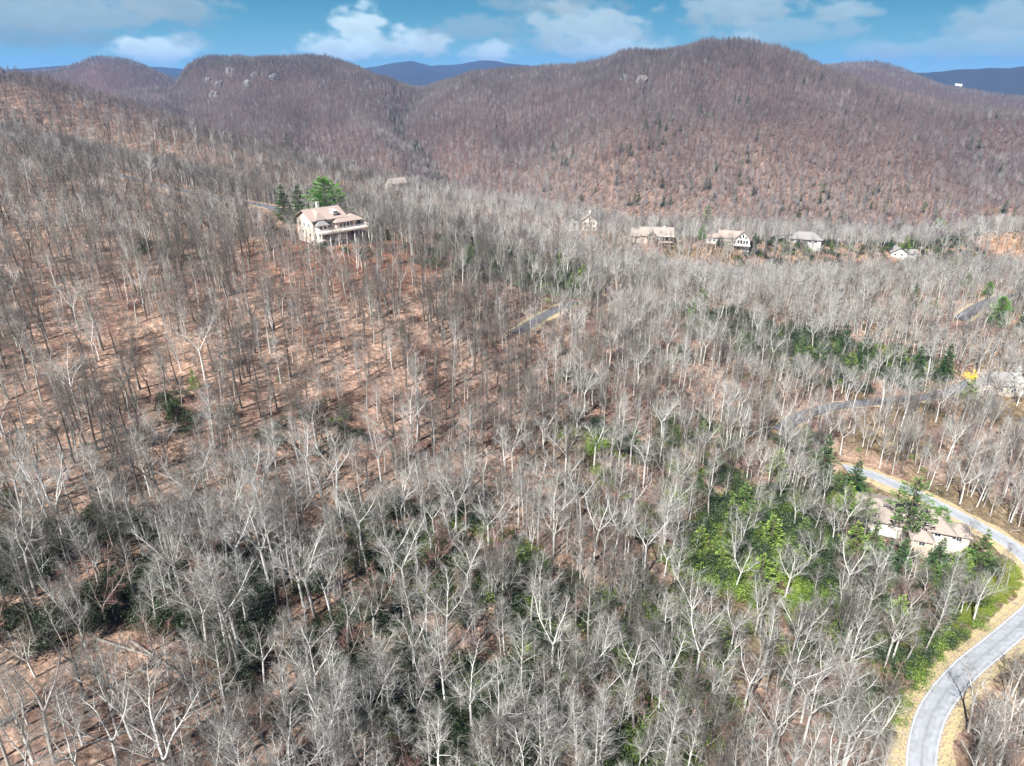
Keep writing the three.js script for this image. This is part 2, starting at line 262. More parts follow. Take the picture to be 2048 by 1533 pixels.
{
  const r = ROADS[0];
  for (const s of [-1, 1]) tag(part(numbered('edge_line'), ribbon(r, s * (r.w / 2 - 0.30), s * (r.w / 2 - 0.18), 0.166, 0.166, 0, 0), M.line, scene), 'thin faded white line painted along the ' + (s < 0 ? 'inner' : 'outer') + ' edge of the pale road', 'road line', null, 'structure');
}

// ------------------------------------------------------------------ tree geometry
class Shape {
  constructor() { this.p = []; this.n = []; this.c = []; this.i = []; }
  tube(pts, rad, sides, color, tip = false) {
    const n = pts.length, base = this.p.length / 3, t = new THREE.Vector3(), u = new THREE.Vector3(), w = new THREE.Vector3(); let have = false;
    for (let k = 0; k < n; k++) {
      t.subVectors(pts[Math.min(n - 1, k + 1)], pts[Math.max(0, k - 1)]).normalize();
      if (!have) { u.set(Math.abs(t.y) < 0.9 ? 0 : 1, Math.abs(t.y) < 0.9 ? 1 : 0, 0); have = true; }
      u.addScaledVector(t, -u.dot(t)).normalize(); w.crossVectors(t, u);
      const count = tip && k === n - 1 ? 1 : sides, cc = typeof color === 'function' ? color(k / (n - 1), pts[k]) : color;
      for (let s = 0; s < count; s++) {
        const a = s / sides * Math.PI * 2, ca = Math.cos(a), sa = Math.sin(a), r = count === 1 ? 0 : rad[k];
        const nx = u.x * ca + w.x * sa, ny = u.y * ca + w.y * sa, nz = u.z * ca + w.z * sa;
        this.p.push(pts[k].x + nx * r, pts[k].y + ny * r, pts[k].z + nz * r); count === 1 ? this.n.push(t.x, t.y, t.z) : this.n.push(nx, ny, nz); this.c.push(cc[0], cc[1], cc[2]);
      }
      if (k) {
        const b = this.p.length / 3 - count, a = b - sides;
        for (let s = 0; s < sides; s++) { const s2 = (s + 1) % sides; count === 1 ? this.i.push(a + s, a + s2, b) : this.i.push(a + s, a + s2, b + s, a + s2, b + s2, b + s); }
      }
    }
  }
  leaf(c, ax, ay, col, nrm) {                                     // one leaf-sized diamond, folded a little along its rib
    const b = this.p.length / 3, nn = nrm || new THREE.Vector3().crossVectors(ax, ay).normalize();
    for (const [x, y] of [[-1, 0], [0, -0.55], [1, 0], [0, 0.55]]) { this.p.push(c.x + ax.x * x + ay.x * y, c.y + ax.y * x + ay.y * y, c.z + ax.z * x + ay.z * y); this.n.push(nn.x, nn.y, nn.z); this.c.push(col[0], col[1], col[2]); }
    this.i.push(b, b + 1, b + 2, b, b + 2, b + 3);
  }
  build() {
    const g = new THREE.BufferGeometry();
    g.setAttribute('position', new THREE.Float32BufferAttribute(this.p, 3)); g.setAttribute('normal', new THREE.Float32BufferAttribute(this.n, 3)); g.setAttribute('color', new THREE.Float32BufferAttribute(this.c, 3)); g.setIndex(this.i); return g;
  }
}
const V = (x, y, z) => new THREE.Vector3(x, y, z);
function growth(rnd) {
  const path = (p, d, len, r0, r1, n, wob, up) => {
    const pts = [p.clone()], rad = [r0], dir = d.clone(), q = p.clone();
    for (let k = 1; k <= n; k++) { dir.x += (rnd() - 0.5) * wob; dir.z += (rnd() - 0.5) * wob; dir.y += (rnd() - 0.5) * wob + up; dir.normalize(); q.addScaledVector(dir, len / n); pts.push(q.clone()); rad.push(lerp(r0, r1, Math.pow(k / n, 0.85))); }
    return { pts, rad, len };
  };
  const along = (b, t) => { const f = t * (b.pts.length - 1), k = Math.min(b.pts.length - 2, Math.floor(f)), s = f - k; return [b.pts[k].clone().lerp(b.pts[k + 1], s), b.pts[k + 1].clone().sub(b.pts[k]).normalize(), lerp(b.rad[k], b.rad[k + 1], s)]; };
  const turned = (d, ang, az) => { const u = V(Math.abs(d.y) < 0.95 ? 0 : 1, Math.abs(d.y) < 0.95 ? 1 : 0, 0).cross(d).normalize(), w = V(0, 0, 0).crossVectors(d, u); return d.clone().multiplyScalar(Math.cos(ang)).addScaledVector(u, Math.sin(ang) * Math.cos(az)).addScaledVector(w, Math.sin(ang) * Math.sin(az)).normalize(); };
  return { path, along, turned };
}
// a leafless hardwood: tall bole, ascending limbs or a fork of leaders, branches, branchlets, fine twigs
function bareTree(seed, o) {
  const rnd = rand(seed), { path, along, turned } = growth(rnd), trunk = new Shape(), crown = new Shape();
  const H = o.H, lod = o.lod ?? 0, fat = o.fat ?? 1, bark = o.bark, twig = o.twig;
  const shade = (c, k) => [c[0] * k, c[1] * k, c[2] * k];
  const barkAt = (t, p) => shade(bark, 0.86 + 0.34 * perlin.noise(p.x * 2 + seed, p.y * 0.9, p.z * 2) + 0.12 * rnd());
  const leaders = [];
  const lean = V((rnd() - 0.5) * o.lean, 1, (rnd() - 0.5) * o.lean).normalize(), r0 = o.r;
  if (o.fork) {
    const b = path(V(0, -0.6, 0), lean, H * o.fork + 0.6, r0, r0 * 0.74, lod ? 4 : 6, 0.05, 0.01);
    trunk.tube(b.pts, b.rad, lod ? (lod > 1 ? 4 : 5) : 7, barkAt);
    const [p, d] = along(b, 1), n = o.nlead, a0 = rnd() * 7;
    for (let k = 0; k < n; k++) { const l = path(p, turned(d, (0.22 + 0.24 * rnd()) * (o.open ?? 1), a0 + k / n * 6.283 + rnd() * 0.5), H * (1 - o.fork) * (0.82 + 0.25 * rnd()), r0 * (0.62 - 0.05 * n) + 0.02, 0.03, lod ? 4 : 7, 0.34, 0.05); l.base = 0.12; leaders.push(l); }
    const low = path(V(0, 0, 0), d, 0.01, 0.01, 0.01, 1, 0, 0); low.skip = true;
  } else {
    const b = path(V(0, -0.6, 0), lean, H + 0.6, r0, 0.03, lod ? 6 : 10, 0.07, 0.012); b.base = o.base; leaders.push(b);
    trunk.tube(b.pts, b.rad, lod ? (lod > 1 ? 4 : 5) : 7, barkAt);
  }
  if (o.fork) for (const l of leaders) trunk.tube(l.pts, l.rad, lod ? 3 : 6, barkAt);
  const L1 = [];
  for (const l of leaders) {
    const n = Math.max(2, Math.round(o.limbs / (o.fork ? leaders.length * 0.75 : 1))); let az = rnd() * 7;
    for (let k = 0; k < n; k++) {
      const t = lerp(l.base, 0.97, (k + 0.6 * rnd()) / n), [p, d, r] = along(l, t), s = (t - l.base) / (1 - l.base); az += 2.4 + (rnd() - 0.5);
      const len = H * o.spread * (o.fork ? 0.62 : 1) * lerp(1, 0.32, s) * (0.65 + 0.6 * rnd());
      const b = path(p, turned(d, lerp(o.angle ?? 1.0, 0.5, s) + (rnd() - 0.5) * 0.3, az), len, Math.max(0.026, r * 0.43) * fat ** 0.5, 0.016 * fat, lod > 1 ? 2 : lod ? 3 : 5, 0.36, 0.09); L1.push(b);
      (o.fork ? trunk : crown).tube(b.pts, b.rad, lod ? 3 : 5, barkAt, lod > 1);
    }
    L1.push(l);
  }
  const L2 = [];
  for (const b of L1) {
    const lead = leaders.includes(b), n = Math.round(o.sub * (lead ? 1.2 : clamp(b.len / (H * o.spread * 0.7), 0.5, 1.3)));
    for (let k = 0; k < n; k++) {
      const t = lead ? lerp(Math.max(0.55, b.base), 1, (k + rnd()) / n) : lerp(0.22, 1, (k + 0.7 * rnd()) / n), [p, d, r] = along(b, t), len = (lead ? H * 0.12 : b.len * 0.55 * lerp(1, 0.5, t)) * (0.6 + 0.7 * rnd());
      const c = path(p, turned(d, 0.6 + 0.5 * rnd(), rnd() * 6.283), len, Math.max(0.014, Math.min(r * 0.65, 0.045)) * fat, 0.009 * fat, lod > 1 ? 1 : lod ? 2 : 3, 0.34, 0.09); L2.push(c);
      const s = 0.72 + 0.5 * rnd(), cc = [lerp(bark[0], twig[0], 0.34) * s, lerp(bark[1], twig[1], 0.34) * s, lerp(bark[2], twig[2], 0.34) * s];
      crown.tube(c.pts, c.rad, 3, cc, lod > 0);
    }
  }
  for (const b of L2) {
    const n = o.fine + (rnd() > 0.5 ? 1 : 0);
    for (let k = 0; k < n; k++) {
      const t = lerp(0.2, 1, (k + rnd()) / n), [p, d] = along(b, t), len = Math.max(0.5, b.len * 0.55) * (0.6 + 0.7 * rnd());
      const c = path(p, turned(d, 0.5 + 0.5 * rnd(), rnd() * 6.283), len, 0.013 * fat, 0.006 * fat, lod ? 1 : 2, 0.3, 0.06), s = 0.7 + 0.55 * rnd();
      crown.tube(c.pts, c.rad, 3, shade(twig, s), true);
      if (!lod) for (let m = 0; m < o.tips; m++) { const [p2, d2] = along(c, 0.25 + 0.75 * rnd()); crown.tube(path(p2, turned(d2, 0.5 + 0.4 * rnd(), rnd() * 6.283), 0.35 + 0.5 * rnd(), 0.009 * fat, 0.004, 1, 0, 0).pts, [0.0095 * fat, 0], 3, shade(twig, 0.7 + 0.55 * rnd()), true); }
    }
  }
  return { trunk: trunk.build(), crown: crown.build(), H };
}
const whole = (t) => mergeGeometries([t.trunk, t.crown]);
// an evergreen: tapered stem, tiers of boughs that carry many small sprays of needles
function conifer(seed, o) {
  const rnd = rand(seed), { path, turned } = growth(rnd), trunk = new Shape(), crown = new Shape(), H = o.H;
  const stem = path(V(0, -0.5, 0), V((rnd() - 0.5) * 0.06, 1, (rnd() - 0.5) * 0.06).normalize(), H + 0.4, o.r, 0.03, 7, 0.03, 0.01);
  trunk.tube(stem.pts, stem.rad, 6, (t, p) => { const k = 0.8 + 0.4 * rnd(); return [0.13 * k, 0.10 * k, 0.08 * k]; }, true);
  const tiers = o.tiers; let az = 0;
  for (let k = 0; k < tiers; k++) {
    const s = (k + 0.5 * rnd()) / tiers, y = lerp(o.base, 0.97, s) * H, n = Math.max(3, Math.round(o.boughs * lerp(1, 0.55, s)));
    const reach = H * o.wide * (o.round ? Math.sqrt(Math.max(0.03, 1 - (s * 1.02) ** 2)) * lerp(0.75, 1, Math.min(1, s * 4)) : Math.pow(1 - s, 0.85) + 0.03) * (0.8 + 0.3 * rnd());
    for (let m = 0; m < n; m++) {
      if (rnd() < o.gap) continue;
      az += 6.283 / n + (rnd() - 0.5) * 0.5;
      const len = reach * (0.7 + 0.45 * rnd()), d = V(Math.cos(az), lerp(o.droop, 0.75, s * s), Math.sin(az)).normalize(), f = y / (H + 0.4) * 7, i0 = Math.min(6, Math.floor(f)), p = stem.pts[i0].clone().lerp(stem.pts[i0 + 1], f - i0);
      const b = path(p, d, len, 0.05, 0.012, 3, 0.14, o.curl); crown.tube(b.pts, b.rad, 3, [0.10, 0.08, 0.06], true);
      const q = Math.max(4, Math.round(len * o.dense));
      for (let e = 0; e < q; e++) {
        const t = lerp(0.18, 1.02, Math.pow((e + rnd()) / q, 0.75)), ff = Math.min(2.999, t * 3), a0 = Math.floor(ff), c = b.pts[a0].clone().lerp(b.pts[a0 + 1], ff - a0), side = V(-Math.sin(az), 0, Math.cos(az)), w = (rnd() - 0.5) * len * 0.5 * (1.1 - t * 0.6);
        c.addScaledVector(side, w); c.y += (rnd() - 0.5) * o.puff - Math.abs(w) * 0.15;
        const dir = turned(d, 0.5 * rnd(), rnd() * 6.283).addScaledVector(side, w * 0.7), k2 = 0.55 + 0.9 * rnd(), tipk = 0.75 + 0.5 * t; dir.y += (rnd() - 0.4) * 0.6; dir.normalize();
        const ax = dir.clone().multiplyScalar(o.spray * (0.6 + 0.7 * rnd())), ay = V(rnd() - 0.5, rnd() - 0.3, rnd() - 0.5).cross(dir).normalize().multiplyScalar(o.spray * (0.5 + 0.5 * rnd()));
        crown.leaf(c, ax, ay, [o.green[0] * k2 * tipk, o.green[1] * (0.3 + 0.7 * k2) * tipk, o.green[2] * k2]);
      }
    }
  }
  return { trunk: trunk.build(), crown: crown.build(), H };
}
// an evergreen shrub: a few stems under a loose, uneven dome of leathery leaves
function shrub(seed, o) {
  const rnd = rand(seed), { path, turned } = growth(rnd), stems = new Shape(), leaves = new Shape(), lobes = [];
  for (let k = 0; k < o.lobes; k++) { const a = rnd() * 6.283, r = Math.sqrt(rnd()) * o.w * 0.55, s = 0.4 + 0.4 * rnd(); lobes.push([Math.cos(a) * r, o.h * (0.35 + 0.4 * rnd()), Math.sin(a) * r, o.w * s * 0.62, o.h * s * 0.62]); }
  for (const [x, y, z] of lobes) { const b = path(V(x * 0.2, -0.2, z * 0.2), V(x, y, z).normalize(), Math.hypot(x, y, z), 0.05, 0.015, 3, 0.3, 0); stems.tube(b.pts, b.rad, 3, [0.14, 0.11, 0.09], true); }
  for (let k = 0; k < o.n; k++) {
    const [x, y, z, w, h] = lobes[Math.floor(rnd() * lobes.length)], a = rnd() * 6.283, c = rnd() * 1.7 - 0.7, s = Math.sqrt(Math.max(0, 1 - c * c)), q = Math.pow(rnd(), 0.35) * (0.8 + 0.3 * rnd());
    const nrm = V(Math.cos(a) * s, c, Math.sin(a) * s), p = V(x + nrm.x * w * q, Math.max(0.05, y + nrm.y * h * q), z + nrm.z * w * q), dir = turned(nrm, 0.7 + 0.6 * rnd(), rnd() * 6.283), k2 = 0.5 + 1.0 * rnd();
    leaves.leaf(p, dir.clone().multiplyScalar(o.leaf * (0.6 + 0.6 * rnd())), V(0, 0, 0).crossVectors(dir, nrm).normalize().multiplyScalar(o.leaf * 0.75), [o.green[0] * k2, o.green[1] * (0.25 + 0.75 * k2), o.green[2] * k2]);
  }
  return { trunk: stems.build(), crown: leaves.build(), H: o.h };
}
const barkMat = new THREE.MeshStandardMaterial({ vertexColors: true, roughness: 0.92 });
const leafMat = new THREE.MeshStandardMaterial({ vertexColors: true, roughness: 0.55, side: THREE.DoubleSide });
const PALE = [0.60, 0.59, 0.565], GREY = [0.40, 0.385, 0.36], DARK = [0.11, 0.10, 0.09], WARM = [0.33, 0.28, 0.245];
const TPALE = [0.25, 0.242, 0.226], TGREY = [0.108, 0.098, 0.088], TRED = [0.23, 0.115, 0.098], TDARK = [0.062, 0.055, 0.05];
const KINDS = [   // the near trees: name of the look, geometry
  ['pale', { H: 24, r: 0.33, fork: 0.46, nlead: 3, limbs: 15, sub: 8, fine: 5, tips: 2, spread: 0.34, lean: 0.10, bark: PALE, twig: TPALE }],
  ['pale', { H: 22, r: 0.29, base: 0.36, limbs: 18, sub: 8, fine: 5, tips: 2, spread: 0.29, angle: 0.95, lean: 0.12, bark: PALE, twig: TPALE }],
  ['pale', { H: 20, r: 0.30, fork: 0.34, nlead: 4, limbs: 16, sub: 8, fine: 5, tips: 2, spread: 0.34, open: 1.2, lean: 0.16, bark: [0.57, 0.56, 0.53], twig: TPALE }],
  ['grey', { H: 23, r: 0.325, base: 0.42, limbs: 17, sub: 8, fine: 5, tips: 2, spread: 0.25, angle: 0.85, lean: 0.08, bark: GREY, twig: TGREY }],
  ['grey', { H: 21, r: 0.312, fork: 0.5, nlead: 2, limbs: 13, sub: 8, fine: 5, tips: 2, spread: 0.3, lean: 0.14, bark: GREY, twig: TGREY }],
  ['grey', { H: 17, r: 0.221, base: 0.34, limbs: 15, sub: 6, fine: 4, tips: 2, spread: 0.27, angle: 0.9, lean: 0.2, bark: GREY, twig: TGREY }],
  ['dark', { H: 24, r: 0.403, base: 0.42, limbs: 16, sub: 8, fine: 5, tips: 2, spread: 0.29, angle: 1.05, lean: 0.1, bark: DARK, twig: TGREY }],
  ['dark', { H: 22, r: 0.377, fork: 0.42, nlead: 3, limbs: 14, sub: 8, fine: 5, tips: 2, spread: 0.32, open: 1.2, lean: 0.14, bark: DARK, twig: TDARK }],
  ['reddish', { H: 16, r: 0.208, fork: 0.3, nlead: 4, limbs: 14, sub: 7, fine: 5, tips: 3, spread: 0.36, open: 1.1, lean: 0.18, bark: WARM, twig: TRED }],
  ['slim', { H: 13, r: 0.111, base: 0.38, limbs: 10, sub: 4, fine: 3, tips: 2, spread: 0.24, angle: 0.8, lean: 0.3, bark: GREY, twig: TGREY }],
  ['slim', { H: 9, r: 0.078, base: 0.25, limbs: 9, sub: 4, fine: 4, tips: 1, spread: 0.36, angle: 0.9, lean: 0.4, bark: WARM, twig: TRED }],
];
const NEAR = KINDS.map(([look, o], k) => ({ look, ...bareTree(100 + k * 7, o) }));
const MID = KINDS.map(([look, o], k) => { const t = bareTree(300 + k * 7, { ...o, lod: 1, fat: 1.75, limbs: Math.round(o.limbs * 0.85), sub: Math.max(3, o.sub - 1), fine: 3 }); return { look, geo: whole(t), H: t.H }; });
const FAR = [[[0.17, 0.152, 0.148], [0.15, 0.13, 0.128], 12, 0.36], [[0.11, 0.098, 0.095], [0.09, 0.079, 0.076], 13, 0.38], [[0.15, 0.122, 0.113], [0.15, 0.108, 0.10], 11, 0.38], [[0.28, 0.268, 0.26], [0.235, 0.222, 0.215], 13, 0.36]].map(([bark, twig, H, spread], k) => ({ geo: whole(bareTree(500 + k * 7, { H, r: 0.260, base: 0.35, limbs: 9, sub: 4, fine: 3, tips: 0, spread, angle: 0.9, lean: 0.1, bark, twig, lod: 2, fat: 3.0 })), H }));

// ------------------------------------------------------------------ the woods
// [px of the foot, height in px, kind, variant, width factor, label]
const EVERGREENS = [
  [570, 440, 74, 'spruce', 0, 1.7, 'dark narrow spruce, outer one of the pair beside the big house'], [600, 446, 78, 'spruce', 1, 1.45, 'dark pointed spruce nearest the roof corner of the big house'],
  [656, 448, 94, 'round', 0, 1.2, 'large round bright green evergreen rising behind the big house roof'], [582, 330, 64, 'tall', 0, 1.2, 'lone tall dark pine standing out on the far edge of the ridge'],
  [806, 676, 40, 'spruce', 1, 1.0, 'small dark spruce alone on the bare leaf litter'],
  [1412, 462, 54, 'pine', 0, 1.0, 'tall dark pine between the tan house and the gabled house'], [1404, 480, 28, 'round', 0, 0.9, 'dense green evergreen at the left end of the gabled house'], [1352, 468, 36, 'spruce', 0, 1.3, 'dark evergreen at the end of the tan house'],
  [1655, 452, 34, 'spruce', 1, 1.2, 'dark evergreen behind the end of the low pale house'], [1277, 402, 20, 'spruce', 0, 1.2, 'tiny dark evergreen in the valley above the tan house'], [1508, 490, 26, 'spruce', 1, 1.1, 'small dark evergreen close by the big window gable'],
  [1588, 500, 20, 'loose', 0, 1.1, 'small green evergreen below the low pale house'], [1661, 506, 24, 'loose', 1, 1.1, 'light green bushy evergreen past the low pale house'],
  [1782, 498, 26, 'spruce', 0, 1.2, 'dark evergreen just above the small white cottage'], [1727, 470, 24, 'loose', 1, 1.0, 'green evergreen on the wooded rise before the cottage'],
  [1770, 430, 28, 'pine', 1, 1.2, 'flat-topped pine low on the mountain foot'], [1800, 452, 26, 'loose', 0, 1.2, 'dark pine of the loose row beyond the cottage, lowest of three'], [1845, 430, 28, 'pine', 0, 1.1, 'pine with a rounded head in the row beyond the cottage'], [1868, 440, 30, 'spruce', 1, 1.1, 'narrow dark pine beside the rounded pine'],
  [1875, 470, 34, 'round', 0, 0.9, 'broad dark evergreen on the wooded flat towards the white house'], [1920, 465, 28, 'loose', 1, 1.1, 'bushy green evergreen between the broad evergreen and the clearing'], [1985, 462, 30, 'loose', 0, 1.3, 'dark evergreen at the edge of the tan clearing'], [1960, 470, 22, 'loose', 1, 1.3, 'low green evergreen before the tan clearing'], [1895, 408, 20, 'pine', 1, 1.1, 'small flat pine on the mountain foot above the flat'],
  [1825, 612, 42, 'spruce', 1, 1.2, 'dark layered hemlock standing below the cottage'], [1868, 630, 36, 'loose', 0, 1.1, 'light green young hemlock near the layered hemlock'], [1890, 560, 40, 'pine', 1, 1.3, 'broad green pine on the slope under the cottage'], [1928, 590, 38, 'pine', 0, 1.2, 'dark green pine beside the broad pine under the cottage'], [1975, 590, 24, 'round', 0, 1.0, 'small round dark evergreen above the grassy road'],
  [1992, 652, 54, 'round', 0, 0.85, 'full green evergreen beside the small grassy road'], [2042, 655, 36, 'spruce', 1, 1.3, 'dark evergreen at the picture edge next to the full green one'],
  [1600, 715, 48, 'loose', 0, 1.3, 'broad dark hemlock in the green belt above the forest road'], [1700, 745, 44, 'loose', 1, 1.1, 'yellow-green hemlock in the middle of the green belt'], [1832, 752, 56, 'spruce', 1, 1.35, 'broad conical hemlock short of the yellow bush'], [1888, 756, 64, 'spruce', 0, 1.4, 'tall dark hemlock next to the yellow bush'], [1745, 730, 40, 'loose', 0, 1.1, 'slim hemlock between the two larger hemlocks of the belt'], [1480, 700, 46, 'loose', 0, 1.2, 'dark hemlock at the thin end of the green belt'],
  [1405, 884, 48, 'loose', 1, 1.1, 'small bright green evergreen in the pale mid-slope wood'], [1182, 905, 42, 'loose', 1, 1.0, 'small yellow-green pine on the pinkish mid-slope'], [1268, 905, 60, 'loose', 0, 1.1, 'dark green hemlock on the mid-slope'], [1642, 960, 96, 'spruce', 1, 1.25, 'tall bright-edged hemlock above the green thicket'], [1552, 950, 60, 'loose', 1, 1.25, 'bright green young pine left of the tall hemlock'], [1607, 890, 44, 'pine', 1, 1.2, 'small olive pine above the tall hemlock'],
  [1485, 1030, 74, 'loose', 0, 1.5, 'broad dark green hemlock on the edge of the green thicket'], [1540, 1100, 76, 'loose', 1, 1.5, 'wide yellow-green pine in the heart of the green thicket'], [1602, 1090, 62, 'loose', 0, 1.4, 'dark pine inside the green thicket'], [1440, 1150, 60, 'loose', 1, 1.5, 'low olive pine at the near end of the green thicket'], [1520, 1170, 66, 'loose', 1, 1.6, 'broad bright green pine at the near end of the green thicket'],
  [1692, 1030, 64, 'loose', 1, 1.2, 'yellow-green evergreen at the corner of the tan roof'], [1702, 990, 66, 'spruce', 1, 1.5, 'dark hemlock hiding the far end of the pale road'], [1672, 985, 52, 'loose', 0, 1.3, 'green hemlock just left of the hidden road end'],
  [1718, 1052, 70, 'pine', 1, 1.1, 'dark evergreen touching the corner of the tan roof'], [1806, 1090, 122, 'pine', 0, 1.35, 'big open pine standing in front of the tan-roofed house'], [1868, 1085, 66, 'round', 0, 0.75, 'rounded light green evergreen against the lower tan roof'], [1742, 1120, 72, 'loose', 0, 1.2, 'drooping dark hemlock in front of the white wall'], [1790, 1160, 80, 'spruce', 1, 1.2, 'dark drooping hemlock below the tan-roofed house'],
  [1958, 1140, 76, 'loose', 0, 1.5, 'bushy hemlock between the tan-roofed house and the road'], [1915, 1160, 62, 'loose', 1, 1.4, 'bright bushy evergreen below the roof corner near the road'], [1860, 1180, 58, 'loose', 0, 1.3, 'young hemlock under the tan-roofed house'], [1785, 1260, 70, 'loose', 1, 1.2, 'young green hemlock on the bank above the road bend'],
  [1640, 1225, 46, 'loose', 1, 1.1, 'small yellow-green pine in the clearing below the thicket'], [390, 780, 50, 'loose', 1, 0.8, 'small light green pine among dark trunks on the brown slope'], [345, 845, 44, 'loose', 0, 1.0, 'small dull green hemlock on the brown slope'],
];
// open ground kept by people: yards and the view in front of each house, [place, radius, how far the opening runs towards the valley]
const YARDS = [[SITES.big, 12, 15], [SITES.tan, 10, 2], [SITES.gable, 10, 2], [SITES.pale, 11, 1], [SITES.white, 6, -3], [SITES.small, 7, 8], [SITES.near, 13, 15], [SITES.grey, 4, 0], [SITES.edge, 26, 22], [SITES.beyond, 5, 7], [CLEAR[0], 11, 12], [CLEAR[1], 9, 6]];
function open(x, z) {
  for (const [p, r, v] of YARDS) { const dx = x - p.x, dz = z - p.z, dist = Math.hypot(p.x, p.z), t = -(dx * p.x + dz * p.z) / dist, s = Math.abs(dx * p.z - dz * p.x) / dist; if (t > -r && t < v && s < r) return true; }
  const [g, r, at] = roadGap(x, z); if (g > 26) return false;
  if (r.key === 'main') { if (g < 3.2) return true; const p = r.line[at], away = (p.x * (p.x - x) + p.z * (p.z - z)) / Math.hypot(p.x, p.z); return away > 0.55 * (g + 2) && g < (z < -118 ? 13 : 7.5); }
  return g < 0.6 || (g < (r.key === 'upper' ? 13 : 0.6) && Math.hypot(x, z) < Math.hypot(r.line[at].x, r.line[at].z));
}
const FEET = EVERGREENS.map(([px, py, h]) => [onGround(px, py), py > 850 ? 5 : py > 380 && py < 525 && px > 1250 ? 3 : h > 60 ? 17 : h > 40 ? 12 : 8]).concat([[onGround(1938, 772), 18], [onGround(1944, 772), 18], [onGround(2034, 815), 20]]);
const byEvergreen = (x, z) => FEET.some(([p, v]) => { const dx = x - p.x, dz = z - p.z, dist = Math.hypot(p.x, p.z), t = -(dx * p.x + dz * p.z) / dist, s = Math.abs(dx * p.z - dz * p.x) / dist; return t > -2.5 && t < v && s < 3.1; });
// the highest ground seen so far along each bearing: what stands wholly behind it is not built
const HORIZON = new Float32Array(NA * NQ);
for (let j = 0; j < NA; j++) { let m = -9; for (let i = 0; i < NQ; i++) { HORIZON[j * NQ + i] = m; m = Math.max(m, (HGT[j * NQ + i] + 1) / Math.exp(Q0 + i * DQ)); } }
const seen = (x, y, z, tall) => { const [j, , i] = cell(x, z); return (y + tall - CAM_Y) / Math.hypot(x, z) > HORIZON[j * NQ + i]; };
const inFrame = (p, top, m = 0) => { const a = project(p), b = project(V(p.x, p.y + top, p.z)); return Math.max(a[0], b[0]) > -m && Math.min(a[0], b[0]) < 2048 + m && Math.min(a[1], b[1]) < 1533 + m && a[2] > 0; };
const mat4 = (x, y, z, turn, s, sy = s, tilt = 0) => new THREE.Matrix4().compose(V(x, y, z), new THREE.Quaternion().setFromEuler(new THREE.Euler(tilt, turn, tilt * 0.6)), V(s, sy, s));
function copies(name, geo, list, mat, parent) {                   // list: [matrix, tint]
  if (!list.length) return null;
  const m = new THREE.InstancedMesh(geo, mat, list.length); m.name = name; m.castShadow = m.receiveShadow = true;
  list.forEach(([a, c], k) => { m.setMatrixAt(k, a); m.setColorAt(k, c); }); parent.add(m); return m;
}
function mass(name, label, category) { const g = new THREE.Group(); g.name = numbered(name); tag(g, label, category, null, 'stuff'); scene.add(g); return g; }
// places where green stands in the open or the leaf litter lies bare
const THIN = [[onGround(1520, 1080), 21, 0.68], [onGround(1480, 1165), 13, 0.68], [onGround(1390, 1200), 11, 0.8], [onGround(560, 1380), 9, 0.3], [onGround(190, 1420), 16, 0.55], [onGround(700, 800), 30, 0.3], [onGround(1240, 860), 14, 0.4], [onGround(1080, 562), 20, 0.5], [onGround(990, 530), 14, 0.45], [onGround(1460, 660), 15, 0.45], [onGround(1560, 700), 19, 0.5], [onGround(1700, 728), 19, 0.5], [onGround(1820, 750), 14, 0.45]];
const rw = rand(2024), nearTrees = [], midLists = NEAR.map(() => []), nearLists = NEAR.map(() => []), farLists = FAR.map(() => []), hillLists = FAR.map(() => []);
const pick = (w, r) => { let s = 0; for (const v of w) s += v; let t = r * s; for (let k = 0; k < w.length; k++) { t -= w[k]; if (t < 0) return k; } return w.length - 1; };
//                 pale pale pale grey grey grey dark dark red slim slim
const MIX = { left: [0.3, 0.5, 0.4, 2.6, 2.0, 2.0, 2.6, 2.2, 1.0, 3.4, 1.6], low: [2.4, 2.2, 1.8, 2.2, 2.0, 1.4, 0.6, 0.6, 0.8, 3.0, 1.4], right: [2.3, 2.3, 1.8, 1.7, 1.5, 1.3, 0.6, 0.6, 0.9, 3.2, 1.3], crest: [1.5, 1.6, 1.3, 1.8, 1.8, 1.6, 0.6, 0.6, 1.4, 0.8, 0.4], dim: [0.2, 0.25, 0.2, 1.7, 1.4, 1.5, 2.2, 2.0, 1.3, 0.8, 0.6] };
const mixAt = (x, z, d) => { const side = sstep(-35, 25, x + 0.10 * z + 14 * fbm(x / 40, z / 40, 3.3, 3)), cr = sstep(230, 330, d); return MIX.left.map((v, k) => lerp(lerp(lerp(v, MIX.low[k], sstep(125, 105, d)), MIX.right[k], side), lerp(MIX.dim[k], MIX.crest[k], sstep(-140, 10, x)), cr)); };
const tint = new THREE.Color();
